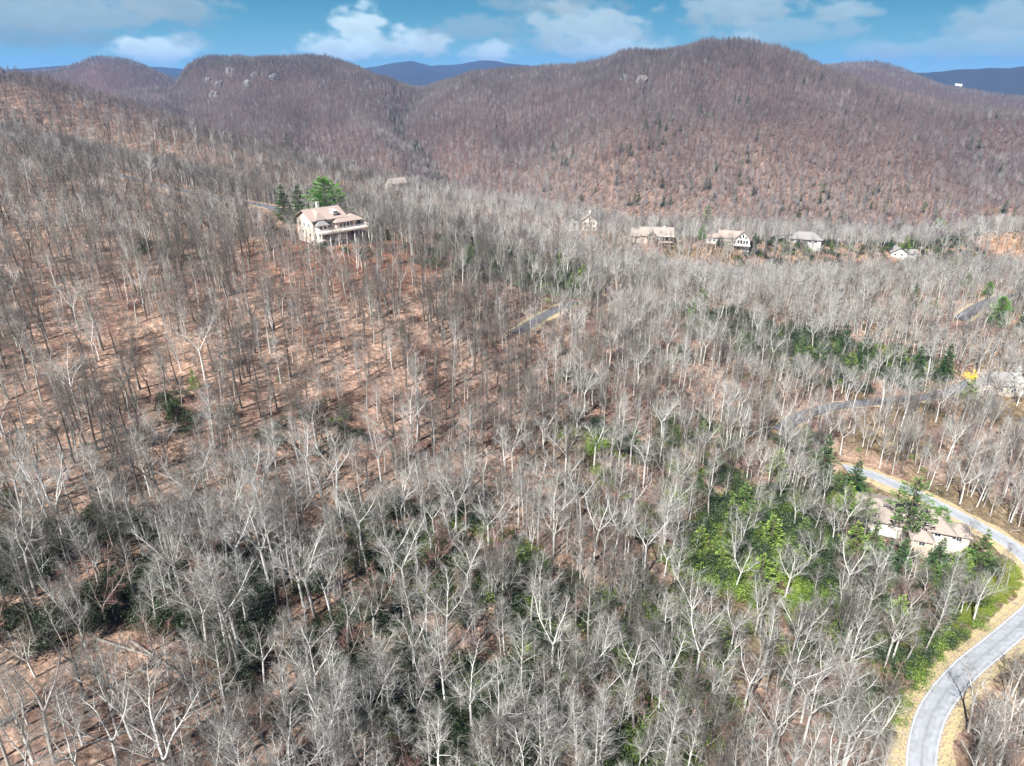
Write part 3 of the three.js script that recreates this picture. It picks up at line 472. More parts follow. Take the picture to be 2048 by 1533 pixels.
for (let d0 = 30; d0 < 2750; ) {                                  // rings of jittered places, wider apart farther off
  const step = d0 < 300 ? 2.4 : d0 < 620 ? 3.1 : d0 < 1750 ? 4.1 : 7.5, n = Math.floor(d0 * 98 * D2R / step);
  for (let k = 0; k < n; k++) {
    const az = (-49 + 98 * (k + rw()) / n) * D2R, d = d0 + (rw() - 0.5) * step * 1.2, x = d * Math.sin(az), z = -d * Math.cos(az), r1 = rw(), r2 = rw(), r3 = rw(), r4 = rw(), r5 = rw();
    const clump = fbm(x / 38, z / 38, 6.1, 3), left = sstep(-10, -80, x + 0.1 * z);
    const thin = THIN.reduce((m, [q, r, f]) => Math.max(m, f * sstep(r, r * 0.6, Math.hypot(x - q.x, z - q.z))), 0);
    let keep = d < 620 ? (0.82 + 0.3 * sstep(330, 350, d) * sstep(440, 420, d) - 0.20 * sstep(270, 220, d) + 0.70 * clump - 0.16 * left * sstep(420, 260, d) * sstep(85, 110, d)) * (1 - thin) : d < 1750 ? 0.86 + 0.4 * clump : 0.9;
    if (r1 > keep) continue;
    const y = height(x, z), p = V(x, y, z), margin = d < 200 ? 260 : 60;
    if (!inFrame(p, 24, margin) || !seen(x, y, z, 22) || (d < 900 && (open(x, z) || byEvergreen(x, z)))) continue;
    const v = d < 620 ? 0.80 + 0.40 * r2 : 0.88 + 0.24 * r2;
    if (d < 620) {
      let kind = pick(mixAt(x, z, d), r3); const s = (0.38 + 0.31 * r4) * (kind > 8 ? 1.1 : 1) * (1 + 0.18 * sstep(150, 80, d)), H = NEAR[kind].H * s;
      nearTrees.push({ p, kind, s, turn: r5 * 6.283, H, v, d, size: H * Math.hypot(1, 0.4) / Math.hypot(x, y - CAM_Y, z) });
    } else {
      const warm = fbm(x / 120, z / 120, 1.4, 3), w = d < 1750 ? [1.2, 0.8 + 9 * sstep(115, 165, y), 1.2 + 3 * Math.max(0, warm + 0.1), 0.1 + 3.2 * sstep(85, 5, y) * sstep(1150, 800, d)] : [1.2, 1.6, 1.4, 0.2], kind = pick(w, r3), s = (0.56 + 0.42 * r4) * (1 + 0.35 * sstep(130, 170, y));  // dark kind gains weight towards the crest: trunk shade put into tree colour
      const vv = v * (1 + 0.7 * fbm(x / 85, z / 85, 8.8, 3)); tint.setRGB(vv * (1 + 0.12 * warm), vv * (1 - 0.02 * warm), vv * (1 - 0.03 * warm));
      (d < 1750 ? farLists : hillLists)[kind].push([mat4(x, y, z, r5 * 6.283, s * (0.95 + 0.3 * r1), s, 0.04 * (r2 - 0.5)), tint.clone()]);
    }
  }
  d0 += step;
}
// knee- to head-high leafless brush and saplings between the trees
for (let k = 0; k < 8000; k++) {
  const az = (-48 + 96 * rw()) * D2R, d = 40 + 330 * Math.sqrt(rw()), x = d * Math.sin(az), z = -d * Math.cos(az), a = rw(), b = rw(), c = rw();
  if (x > -30 - 0.1 * z + 40 * b && d < 200 && a > 0.4) continue;
  if (d < 120 && a > 0.35 || fbm(x / 16, z / 16, 4.1, 3) < -0.06 + 0.2 * a || roadGap(x, z)[0] < 1.5 || YARDS.slice(0, 7).some(([q, r]) => Math.hypot(x - q.x, z - q.z) < r * 0.8)) continue;
  const y = height(x, z), s = 0.16 + 0.30 * b, kind = c < 0.55 ? 10 : c < 0.8 ? 8 : 9, v = 0.45 + 0.4 * a;
  if (seen(x, y, z, 4)) (d < 200 ? nearLists : midLists)[kind].push([mat4(x, y, z, a * 6.283, s * (kind === 8 ? 0.6 : 1), s * (kind === 8 ? 0.55 : 0.9)), new THREE.Color(v, v, v)]);
}
// the trees that show largest stand singly; the others of the slope are one wood
const single = nearTrees.filter((t) => { const a = project(t.p), b = project(V(t.p.x, t.p.y + t.H, t.p.z)); t.px = a; t.top = b; return NEAR[t.kind].look !== 'slim' && a[0] > -40 && a[0] < 2088 && b[0] > 0 && b[0] < 2048 && b[1] < 1470 && b[1] > 0; }).sort((a, b) => b.size - a.size).slice(0, 285);
const isSingle = new Set(single);
for (const t of nearTrees) if (!isSingle.has(t)) { if (t.d > 240) t.v *= 0.86; const c = tint.setRGB(t.v, t.v * (0.985 + 0.02 * (t.turn % 1)), t.v * 0.985).clone(); (t.d < 240 ? nearLists : midLists)[t.kind].push([mat4(t.p.x, t.p.y, t.p.z, t.turn, t.s, t.s * 0.86, 0.14 * ((t.turn * 7) % 1 - 0.5)), c]); }
{
  const wood = mass('bare_wood', 'bare grey hardwood forest covering the slope behind the single trees', 'woods');
  NEAR.forEach((t, k) => copies('bare_trees', whole(t), nearLists[k], barkMat, wood));
  MID.forEach((t, k) => copies('bare_trees', t.geo, midLists[k], barkMat, wood));
  const mountain = mass('mountain_wood', 'brown leafless forest covering the big mountain across the valley', 'woods');
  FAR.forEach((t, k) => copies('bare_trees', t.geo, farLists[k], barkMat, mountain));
  const hills = mass('hill_wood', 'purple-brown leafless forest on the two rounded hills behind the mountain', 'woods');
  FAR.forEach((t, k) => copies('bare_trees', t.geo, hillLists[k], barkMat, hills));
}
const LOOK = { pale: 'pale-barked', grey: 'grey-barked', dark: 'dark-barked', reddish: 'reddish-twigged' };
const FORM = ['broad-forked', 'straight', 'open-crowned', 'narrow-crowned', 'twin-stemmed', 'smaller', 'heavy-trunked', 'three-leadered', 'many-stemmed'];
const ACROSS = ['at far left', 'on the left side', 'left of middle', 'just left of middle', 'just right of middle', 'right of middle', 'on the right side', 'at far right'];
const DOWN = [[700, 'high on the slope'], [900, 'above mid-slope'], [1080, 'on mid-slope'], [1260, 'below mid-slope'], [1420, 'low on the slope'], [9999, 'along the bottom edge']];
const NTH = ['leftmost', 'second from left', 'third from left', 'fourth from left', 'fifth from left', 'sixth from left', 'seventh from left', 'eighth from left', 'ninth from left', 'tenth from left', 'eleventh from left', 'twelfth from left', 'thirteenth from left', 'fourteenth from left', 'fifteenth from left', 'sixteenth from left'];
const whereIn = (px, py) => `${DOWN.find(([y]) => py < y)[1]}, ${ACROSS[clamp(Math.floor(px / 256), 0, 7)]}`;
const alike = new Map();                                          // things that would share a label get their order from the left
const lineUp = (o, text, px) => { if (!alike.has(text)) alike.set(text, []); alike.get(text).push([o, px]); };
for (const t of single) t.text = `${LOOK[NEAR[t.kind].look]} ${FORM[t.kind]} bare tree ${whereIn(t.px[0], t.px[1])}`;
const same = new Map();
for (const t of single) { if (!same.has(t.text)) same.set(t.text, []); same.get(t.text).push(t); }
for (const l of same.values()) if (l.length > 1) l.sort((a, b) => a.px[0] - b.px[0]).forEach((t, k) => { t.text += ', ' + (k === l.length - 1 ? 'rightmost' : NTH[k] ?? 'among others'); });
for (const t of single) {
  const n = NEAR[t.kind], g = thing('bare_tree', t.text, 'tree', 'bare trees standing singly on the near slope', t.p, t.turn);
  g.scale.set(t.s, t.s * 0.88, t.s); g.rotation.z = 0.12 * ((t.turn * 13) % 1 - 0.5); part('trunk', n.trunk, barkMat, g); part('crown', n.crown, barkMat, g);
}
console.log('trees', nearTrees.length, nearLists.map((l) => l.length).join(), midLists.map((l) => l.length).join(), farLists.map((l) => l.length).join(), hillLists.map((l) => l.length).join());

// ------------------------------------------------------------------ evergreens
const GREEN = { spruce: [0.036, 0.085, 0.024], pine: [0.085, 0.15, 0.04], bright: [0.085, 0.20, 0.035], yellow: [0.13, 0.17, 0.03], laurel: [0.040, 0.066, 0.024], lime: [0.19, 0.265, 0.035], bush: [0.125, 0.195, 0.03], gold: [0.85, 0.62, 0.02] };
const EVER = {
  spruce: [conifer(61, { H: 16, r: 0.22, tiers: 17, boughs: 8, base: 0.05, wide: 0.2, droop: -0.12, curl: 0.02, dense: 22, puff: 0.5, spray: 0.23, gap: 0.04, green: GREEN.spruce }), conifer(62, { H: 15, r: 0.2, tiers: 15, boughs: 8, base: 0.06, wide: 0.24, droop: 0.0, curl: 0.0, dense: 20, puff: 0.5, spray: 0.23, gap: 0.1, green: GREEN.spruce })],
  pine: [conifer(71, { H: 18, r: 0.24, tiers: 12, boughs: 6, base: 0.3, wide: 0.22, droop: 0.12, curl: 0.05, dense: 22, puff: 0.9, spray: 0.23, gap: 0.22, round: true, green: GREEN.pine }), conifer(72, { H: 16, r: 0.22, tiers: 10, boughs: 6, base: 0.22, wide: 0.27, droop: 0.1, curl: 0.06, dense: 20, puff: 0.8, spray: 0.23, gap: 0.28, round: true, green: GREEN.pine })],
  round: [conifer(81, { H: 14, r: 0.25, tiers: 15, boughs: 10, base: 0.02, wide: 0.42, droop: 0.05, curl: 0.03, dense: 20, puff: 0.7, spray: 0.23, gap: 0.03, round: true, green: GREEN.bright })],
  loose: [conifer(91, { H: 12, r: 0.15, tiers: 12, boughs: 7, base: 0.08, wide: 0.24, droop: 0.06, curl: -0.01, dense: 18, puff: 0.6, spray: 0.23, gap: 0.2, green: GREEN.pine }), conifer(92, { H: 10, r: 0.14, tiers: 10, boughs: 7, base: 0.06, wide: 0.3, droop: 0.1, curl: -0.01, dense: 18, puff: 0.6, spray: 0.23, gap: 0.22, green: [0.135, 0.205, 0.04] })],
  tall: [conifer(95, { H: 24, r: 0.28, tiers: 9, boughs: 4, base: 0.5, wide: 0.13, droop: 0.15, curl: 0.05, dense: 20, puff: 1.0, spray: 0.23, gap: 0.3, round: true, green: [0.035, 0.075, 0.025] })],
};
const evergreenSpots = [];
for (const [px, py, hpx, kind, v, wide, label] of EVERGREENS) {
  const p = onGround(px, py), src = EVER[kind][v % EVER[kind].length], slant = Math.hypot(p.x, p.y - CAM_Y, p.z), look = Math.asin((CAM_Y - p.y) / slant), [, , depth] = project(p);
  const tall = (py > 540 && px < 1680 ? 1.0 : py > 540 ? 1.15 : 1) * hpx * depth / FOC / Math.cos(look), s = clamp(tall / src.H, 0.25, 2.2);
  const g = thing('evergreen_tree', label, 'evergreen tree', null, p, (px * 0.7) % 6.28);
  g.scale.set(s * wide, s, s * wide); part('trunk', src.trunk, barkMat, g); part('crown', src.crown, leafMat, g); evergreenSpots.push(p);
}
// younger hemlocks of the same sort, close together in three places
const GROVES = [[26, [[1440, 665], [1560, 705], [1660, 725], [1760, 742], [1850, 770]], 15, 'young hemlock of the belt above the forest road', 'hemlocks in the green belt'], [16, [[930, 540], [1010, 545], [1085, 575], [1140, 560]], 11, 'young hemlock of the dark patch in the wood', 'hemlocks in the dark patch'], [18, [[1470, 1030], [1530, 1090], [1600, 1080], [1480, 1140]], 9, 'young pine in the thicket before the tan-roofed house', 'pines in the green thicket'], [22, [[1750, 500], [1830, 540], [1900, 500], [1960, 560], [1700, 470], [1560, 520]], 26, 'young evergreen in the wood round the white cottage', 'evergreens round the white cottage'], [9, [[1750, 1140], [1810, 1200], [1880, 1150]], 8, 'young hemlock on the slope below the tan-roofed house', 'hemlocks below the tan-roofed house']];
const rg = rand(612);
for (const [n, centres, spread, label, group] of GROVES) for (let k = 0; k < n; k++) {
  const c = onGround(...centres[k % centres.length]), a = rg() * 6.283, q = spread * Math.sqrt(rg()), x = c.x + Math.cos(a) * q, z = c.z + Math.sin(a) * q, b = rg(), e = rg(), h = rg();
  if (roadGap(x, z)[0] < 3 || YARDS.slice(0, 9).some(([p, r]) => Math.hypot(x - p.x, z - p.z) < r * 0.75)) continue;
  const src = b < 0.3 ? EVER.spruce[k % 2] : b < 0.45 ? EVER.pine[k % 2] : EVER.loose[group.includes('thicket') ? 1 : k % 2], s = (group.includes('thicket') ? 4 + 4 * e : 4.5 + 7.5 * e) / src.H, g = thing('evergreen_tree', label, 'evergreen tree', group, V(x, height(x, z), z), a);
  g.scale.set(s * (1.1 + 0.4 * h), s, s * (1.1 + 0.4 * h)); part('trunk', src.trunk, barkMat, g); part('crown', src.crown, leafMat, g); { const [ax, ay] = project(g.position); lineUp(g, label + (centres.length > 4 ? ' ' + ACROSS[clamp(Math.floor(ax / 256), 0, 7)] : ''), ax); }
}
// ------------------------------------------------------------------ evergreen shrubs under the trees
const BUSH = [
  shrub(21, { w: 3.4, h: 2.6, lobes: 8, n: 672, leaf: 0.144, green: GREEN.laurel }), shrub(22, { w: 2.6, h: 3.2, lobes: 7, n: 608, leaf: 0.137, green: [0.028, 0.045, 0.019] }),
  shrub(23, { w: 4.0, h: 2.2, lobes: 9, n: 736, leaf: 0.144, green: GREEN.bush }), shrub(24, { w: 2.2, h: 1.7, lobes: 6, n: 480, leaf: 0.122, green: GREEN.lime }), shrub(25, { w: 2.6, h: 2.6, lobes: 8, n: 832, leaf: 0.129, green: GREEN.gold }),
];
const ZONES = [   // [px, py, radius, how full, leaning to bright]
  [60, 1130, 13, 0.9, 0], [160, 1160, 13, 0.9, 0], [280, 1150, 13, 0.85, 0], [400, 1180, 12, 0.75, 0], [30, 1200, 10, 0.7, 0], [480, 1130, 8, 0.5, 0],
  [560, 1270, 10, 0.7, 0], [640, 1310, 12, 0.8, 0], [730, 1350, 10, 0.7, 0.1], [840, 1110, 12, 0.8, 0.4], [905, 1060, 10, 0.8, 0.35], [960, 1130, 10, 0.8, 0.4], [780, 1180, 9, 0.5, 0.1], [1080, 1270, 13, 0.8, 0.2], [1200, 1340, 14, 0.9, 0.4], [1280, 1380, 12, 1.0, 0.8], [1330, 1330, 8, 0.9, 0.8], [1100, 1490, 14, 0.85, 0.2], [950, 1500, 11, 0.8, 0.4], [1000, 1400, 9, 0.6, 0.1], [830, 1420, 9, 0.5, 0.1], [1250, 1450, 10, 0.8, 0.6],
  [1000, 525, 19, 1.0, 0.15], [1080, 565, 17, 1.0, 0.35], [900, 530, 12, 0.6, 0.1], [1150, 545, 12, 0.6, 0.2], [1105, 580, 7, 0.9, 0.8], [700, 500, 9, 0.4, 0], [740, 470, 10, 0.6, 0.1],
  [1450, 655, 18, 0.9, 0.15], [1550, 690, 18, 0.9, 0.25], [1630, 712, 18, 0.95, 0.3], [1710, 728, 18, 0.9, 0.3], [1800, 748, 16, 0.9, 0.3], [1860, 775, 10, 0.6, 0.2], [1330, 700, 10, 0.4, 0.1], [1500, 480 + 30, 14, 0.7, 0.2], [1580, 505, 15, 0.7, 0.3], [1680, 520, 18, 0.5, 0.2], [1840, 520, 22, 0.45, 0.25], [1900, 500, 18, 0.45, 0.2],
  [1400, 885, 9, 0.6, 0.5], [1260, 890, 9, 0.6, 0.3], [1185, 890, 6, 0.5, 0.8], [1220, 1000, 9, 0.4, 0.3], [1380, 990, 8, 0.45, 0.3],
  [1470, 1010, 13, 0.85, 0.6], [1530, 1070, 15, 0.85, 0.55], [1450, 1110, 14, 0.85, 0.7], [1590, 1090, 12, 0.85, 0.75], [1620, 1040, 10, 0.6, 0.5], [1510, 1160, 14, 0.9, 0.8], [1560, 1130, 10, 0.9, 0.9], [1660, 1130, 9, 0.5, 0.6], [1690, 1210, 8, 0.4, 0.4], [1430, 960, 9, 0.5, 0.3],
  [1740, 1110, 9, 0.7, 0.3], [1760, 1190, 11, 0.8, 0.45], [1820, 1240, 10, 0.85, 0.5], [1860, 1190, 9, 0.8, 0.4], [1700, 1290, 8, 0.5, 0.3], [1640, 1350, 9, 0.35, 0.2], [1740, 1370, 9, 0.6, 0.4], [1790, 1310, 9, 0.75, 0.5], [1900, 1130, 8, 0.8, 0.5], [1690, 1000, 8, 0.6, 0.5], [1600, 900, 9, 0.45, 0.3],
  [1355, 1240, 8, 0.8, 0.7], [345, 500, 9, 0.4, 0.1], [570, 470, 6, 0.6, 0.2], [350, 830, 8, 0.4, 0.1], [1130, 760, 8, 0.3, 0.1], [620, 870, 8, 0.3, 0.1],
].map(([x, y, r, f, b]) => [onGround(x, y), r * 1.05, f, b]);
{
  const rs = rand(77), lists = BUSH.map(() => []), under = mass('evergreen_understory', 'dark green rhododendron and laurel thickets spread under the bare trees', 'shrubs');
  for (const [p, r, full, bright] of ZONES) {
    const n = Math.round(r * r * 3.14 * full * (0.30 + 0.04 * Math.min(1, bright * 1.6)));
    for (let k = 0; k < n; k++) {
      const a = rs() * 6.283, q = r * 1.25 * Math.pow(rs(), 0.62), x = p.x + Math.cos(a) * q, z = p.z + Math.sin(a) * q * 0.8, n1 = fbm(x / 7, z / 7, 2.2, 2), b = rs(), s0 = rs(), t0 = rs();
      if (n1 < -0.10 + 0.05 * (1 - bright) || roadGap(x, z)[0] < 2.6) continue;
      const d = Math.hypot(x, z); if (Math.hypot(x - SITES.near.x, z - SITES.near.z) < 9) continue;
      const kind = b < bright * 0.55 ? 3 : b < bright ? 2 : s0 < 0.5 ? 0 : 1, s = (0.5 + 0.55 * t0) * (1.15 + 0.2 * Math.min(1, bright * 1.5)), v = 0.7 + 0.5 * s0;
      lists[kind].push([mat4(x, height(x, z) - 0.1, z, a * 3, s * 1.1, s * (0.8 + 0.5 * b)), rgb(v, v, v)]);
    }
  }
  // a thin scatter everywhere on the near slope
  for (let k = 0; k < 2600; k++) { const az = (-48 + 96 * rs()) * D2R, d = 40 + 560 * Math.sqrt(rs()), x = d * Math.sin(az), z = -d * Math.cos(az), b = rs(), s = 0.3 + 0.5 * rs(), right = sstep(-60, 60, x + 0.1 * z); if (fbm(x / 22, z / 22, 7.7, 3) < 0.16 - 0.16 * right || rs() > 0.25 + 0.75 * right || open(x, z)) continue; lists[b < 0.12 ? 3 : b < 0.3 ? 2 : b < 0.7 ? 0 : 1].push([mat4(x, height(x, z) - 0.1, z, az * 40, s), rgb(0.9, 0.95, 0.85)]); }
  // the bright bank between the woods and the upper arm of the pale road
  const bank = mass('bank_groundcover', 'lime green groundcover and low shrubs on the bank inside the road curve', 'ground cover'), bl = [];
  const R0 = ROADS[0], from = R0.line.findIndex((p) => project(p)[1] < 1440), to = R0.line.findIndex((p, i) => i > from + 10 && project(p)[1] < 1125);
  for (let k = 0; k < 900; k++) {
    const i = Math.floor(lerp(from, to, Math.sqrt(rs()))), c = R0.line[i], d = R0.dirs[i], up = (i - from) / (to - from), o = R0.w / 2 + 2.0 + 11 * up * rs() + 2.5 * rs(), q = [V(c.x - d.z * o, 0, c.z + d.x * o), V(c.x + d.z * o, 0, c.z - d.x * o)].sort((u, v) => u.x - v.x)[0], a = rs(), b = rs();
    if (roadGap(q.x, q.z)[0] < 1.7 || fbm(q.x / 5, q.z / 5, 3.3, 2) < -0.2) continue;
    bl.push([mat4(q.x, height(q.x, q.z) - 0.25, q.z, a * 6.28, 0.45 + 0.5 * b, 0.4 + 0.5 * a), rgb((0.55 + 0.5 * up) * (0.8 + 0.35 * a), (0.6 + 0.4 * up) * (0.8 + 0.3 * b), 0.8)]);
  }
  copies('low_shrubs', BUSH[3].crown, bl, leafMat, bank);
  BUSH.forEach((b, k) => copies('shrubs', whole(b), lists[k], leafMat, under));
}
// shrubs one can tell apart: along the pale road, and the yellow one by the grey house
const ROADSIDE = [[1985, 1275, 1, 2], [1952, 1296, 1.1, 0], [1925, 1310, 0.9, 2], [1905, 1332, 1.2, 2], [1878, 1345, 1, 0], [1862, 1368, 1.15, 2], [1838, 1375, 1.1, 2], [1842, 1392, 0.8, 3], [1815, 1398, 1.25, 0], [1796, 1420, 1, 2], [1782, 1446, 0.9, 2], [1770, 1466, 0.8, 0], [1748, 1462, 1, 1], [1755, 1420, 1.2, 0], [1785, 1385, 1.2, 2], [1820, 1350, 1.2, 0], [1850, 1322, 1.1, 1], [1890, 1290, 1.2, 2], [1372, 1240, 1.1, 2], [1340, 1255, 1, 3]];
ROADSIDE.forEach(([px, py, s, k], i) => {
  const p = onGround(px, py); for (let n = 0; n < 12; n++) { const [g, r, at] = roadGap(p.x, p.z); if (!r || g > 1.1 + 1.5 * s) break; const c = r.line[at], l = Math.hypot(p.x - c.x, p.z - c.z) + 1e-3, w = g + r.w / 2 > r.w / 2 ? 1 : -1; p.x += (l > 0.5 ? (p.x - c.x) / l : -1) * 0.6; p.z += (l > 0.5 ? (p.z - c.z) / l : -0.4) * 0.6; } p.y = height(p.x, p.z);
  const look = ['dark glossy green', 'dark', 'bright green', 'small lime green'][k], last = i >= 18;
  const g = thing('evergreen_shrub', last ? `${look} shrub in the leaf-litter gap at the lower middle` : `${look} shrub on the bank along the pale road`, 'shrub', last ? 'shrubs in the leaf-litter gap' : 'shrubs along the pale road', p, i * 1.3);
  g.scale.setScalar(s); part('stems', BUSH[k].trunk, barkMat, g); part('foliage', BUSH[k].crown, leafMat, g); lineUp(g, g.userData.label, px);
});
{ const p = onGround(1941, 768), g = thing('yellow_bush', 'bright yellow flowering bush beside the grey-roofed house', 'bush', null, p); g.scale.set(1.5, 1.7, 1.5); part('stems', BUSH[4].trunk, barkMat, g); part('flowers', BUSH[4].crown, leafMat, g); }

// fallen branches strewn over the leaf litter
{
  const rf = rand(4242), sticks = mass('fallen_branches', 'grey fallen branches strewn over the leaf litter of the near slope', 'fallen branches'), kinds = [0, 1, 2].map((k) => { const r = rand(70 + k), { path, along, turned } = growth(r), s = new Shape(), b = path(V(-1, 0.06, 0), V(1, 0.05, 0), 2, 0.055, 0.02, 5, 0.3, 0); s.tube(b.pts, b.rad, 4, [0.34, 0.31, 0.28]); for (let m = 0; m < 4; m++) { const [p, d] = along(b, 0.2 + 0.7 * r()); s.tube(path(p, turned(d, 0.7, r() * 6.28), 0.5 + 0.5 * r(), 0.028, 0.01, 2, 0.3, 0.05).pts, [0.028, 0.018, 0], 3, [0.30, 0.27, 0.24], true); } return s.build(); }), lists = [[], [], []];
  for (let k = 0; k < 5200; k++) { const az = (-48 + 96 * rf()) * D2R, d = 45 + 260 * Math.sqrt(rf()), x = d * Math.sin(az), z = -d * Math.cos(az), a = rf(), b = rf(), v = 0.6 + 0.8 * rf(); if (roadGap(x, z)[0] < 2) continue; lists[k % 3].push([mat4(x, height(x, z) + 0.02, z, a * 6.283, 0.5 + 1.6 * b * b, 0.6 + 0.8 * b), rgb(v, v, v)]); }
  kinds.forEach((g, k) => copies('branches', g, lists[k], barkMat, sticks));
}

{ const p = onGround(2034, 812), t = bareTree(977, { H: 13, r: 0.22, fork: 0.25, nlead: 4, limbs: 16, sub: 8, fine: 6, tips: 4, spread: 0.42, open: 1.4, lean: 0.1, bark: [0.5, 0.49, 0.46], twig: [0.74, 0.75, 0.69] }), g = thing('blossom_tree', 'broad tree with whitish early blossom at the edge beside the grey-roofed house', 'tree', null, p); g.scale.set(1.1, 0.95, 1.1); part('trunk', t.trunk, barkMat, g); part('crown', t.crown, barkMat, g); }

// dark evergreens dotted over the foot of the mountain and down its ravine
{
  const rm = rand(31), grove = mass('mountain_evergreens', 'dark evergreens dotted over the mountain foot and down its ravine', 'evergreens'), lists = [[], []];
  for (let k = 0; k < 900; k++) {
    const a = rm(), b = rm(), c = rm(), ravine = k < 150, d = ravine ? 780 + 520 * b : 640 + 420 * b, az = ravine ? (-7.3 * D2R - 0.03 * Math.sin(Math.log(d) * 11) + 0.02 * (a - 0.5)) : lerp(2, 40, a) * D2R, x = d * Math.sin(az), z = -d * Math.cos(az);
    if (!ravine && fbm(x / 70, z / 70, 3.9, 3) < 0.07) continue;
    const y = height(x, z); if (!seen(x, y, z, 10)) continue;
    const s = 0.45 + 0.5 * c, v = 0.55 + 0.4 * c; lists[k % 2].push([mat4(x, y, z, a * 40, s * 1.1, s), rgb(v, v, v * 0.9)]);
  }
  copies('evergreens', whole(EVER.loose[0]), lists[0], leafMat, grove); copies('evergreens', whole(EVER.spruce[1]), lists[1], leafMat, grove);
}

// ------------------------------------------------------------------ houses
const courseTex = noiseTexture(256, 31, (u, v, rnd) => { const row = (v * 16) % 1, k = 0.9 + 0.12 * tileNoise(u, v, 9, 3.1) + (rnd() - 0.5) * 0.1 - (row < 0.12 ? 0.12 : 0); return [k, k, k]; });
const boardTex = noiseTexture(256, 33, (u, v, rnd) => { const row = (v * 12) % 1, k = 0.93 + 0.06 * tileNoise(u, v, 5, 1.1) + (rnd() - 0.5) * 0.04 - (row < 0.1 ? 0.1 : 0); return [k, k, k]; });
const tex = (r, g, b, map, rough = 0.85) => new THREE.MeshStandardMaterial({ color: rgb(r, g, b), map, roughness: rough });
const C = {
  tanRoof: tex(0.37, 0.315, 0.275, courseTex, 0.95), pinkRoof: tex(0.42, 0.33, 0.29, courseTex, 0.95), greyRoof: tex(0.30, 0.285, 0.28, courseTex, 0.95), cream: tex(0.66, 0.60, 0.52, boardTex), white: tex(0.70, 0.68, 0.64, boardTex), tan: tex(0.58, 0.47, 0.38, boardTex), pinkWall: tex(0.56, 0.43, 0.39, boardTex), stone: tex(0.48, 0.46, 0.42, litterTex, 0.95),
  trim: matte(0.80, 0.79, 0.76, 0.6), dark: matte(0.07, 0.065, 0.06, 0.8), glass: new THREE.MeshPhysicalMaterial({ color: rgb(0.03, 0.04, 0.05), roughness: 0.08, metalness: 0.0, specularIntensity: 1 }), deck: matte(0.62, 0.52, 0.46, 0.85), wood: matte(0.26, 0.17, 0.11, 0.85), metal: matte(0.45, 0.46, 0.47, 0.5),
};
const box = (w, h, d, x, y, z) => { const g = new THREE.BoxGeometry(w, h, d); const p = g.attributes.position, n = g.attributes.normal, uv = g.attributes.uv; for (let i = 0; i < p.count; i++) uv.setXY(i, (Math.abs(n.getX(i)) > 0.5 ? p.getZ(i) : p.getX(i)) / 3, (Math.abs(n.getY(i)) > 0.5 ? p.getZ(i) : p.getY(i)) / 3); return g.translate(x, y, z); };
const flat = (faces) => {                                         // polygons given as corner lists, uv in metres over the slope
  const p = [], uv = [], idx = [];
  for (const f of faces) { const b = p.length / 3, o = f[0], e = f[1].clone().sub(o).normalize(), nn = V(0, 0, 0).crossVectors(e, f[2].clone().sub(o)).normalize(), s = nn.clone().cross(e); for (const q of f) { const r = q.clone().sub(o); p.push(q.x, q.y, q.z); uv.push(r.dot(e) / 4, r.dot(s) / 4); } for (let k = 1; k < f.length - 1; k++) idx.push(b, b + k, b + k + 1); }
  const g = new THREE.BufferGeometry(); g.setAttribute('position', new THREE.Float32BufferAttribute(p, 3)); g.setAttribute('uv', new THREE.Float32BufferAttribute(uv, 2)); g.setIndex(idx); g.computeVertexNormals(); return g;
};
// walls of a block, with gable ends when the roof has them; x0,z0 its front left corner, the front faces +z
function walls(b) {
  const { x, z, w, d, y0, h, rise, axis } = b, a = V(x, y0, z), B = V(x + w, y0, z), c = V(x + w, y0, z - d), e = V(x, y0, z - d), up = (p, k) => V(p.x, k, p.z), f = [];
  const A1 = up(a, h), B1 = up(B, h), C1 = up(c, h), E1 = up(e, h);
  if (b.roof === 'gable' && axis === 'x') { const L = V(x, h + rise, z - d / 2), R = V(x + w, h + rise, z - d / 2); f.push([a, B, B1, A1], [c, e, E1, C1], [e, a, A1, L, E1], [B, c, C1, R, B1]); }
  else if (b.roof === 'gable') { const F = V(x + w / 2, h + rise, z), K = V(x + w / 2, h + rise, z - d); f.push([a, B, B1, F, A1], [c, e, E1, K, C1], [e, a, A1, E1], [B, c, C1, B1]); }
  else f.push([a, B, B1, A1], [B, c, C1, B1], [c, e, E1, C1], [e, a, A1, E1]);
  return flat(f);
}
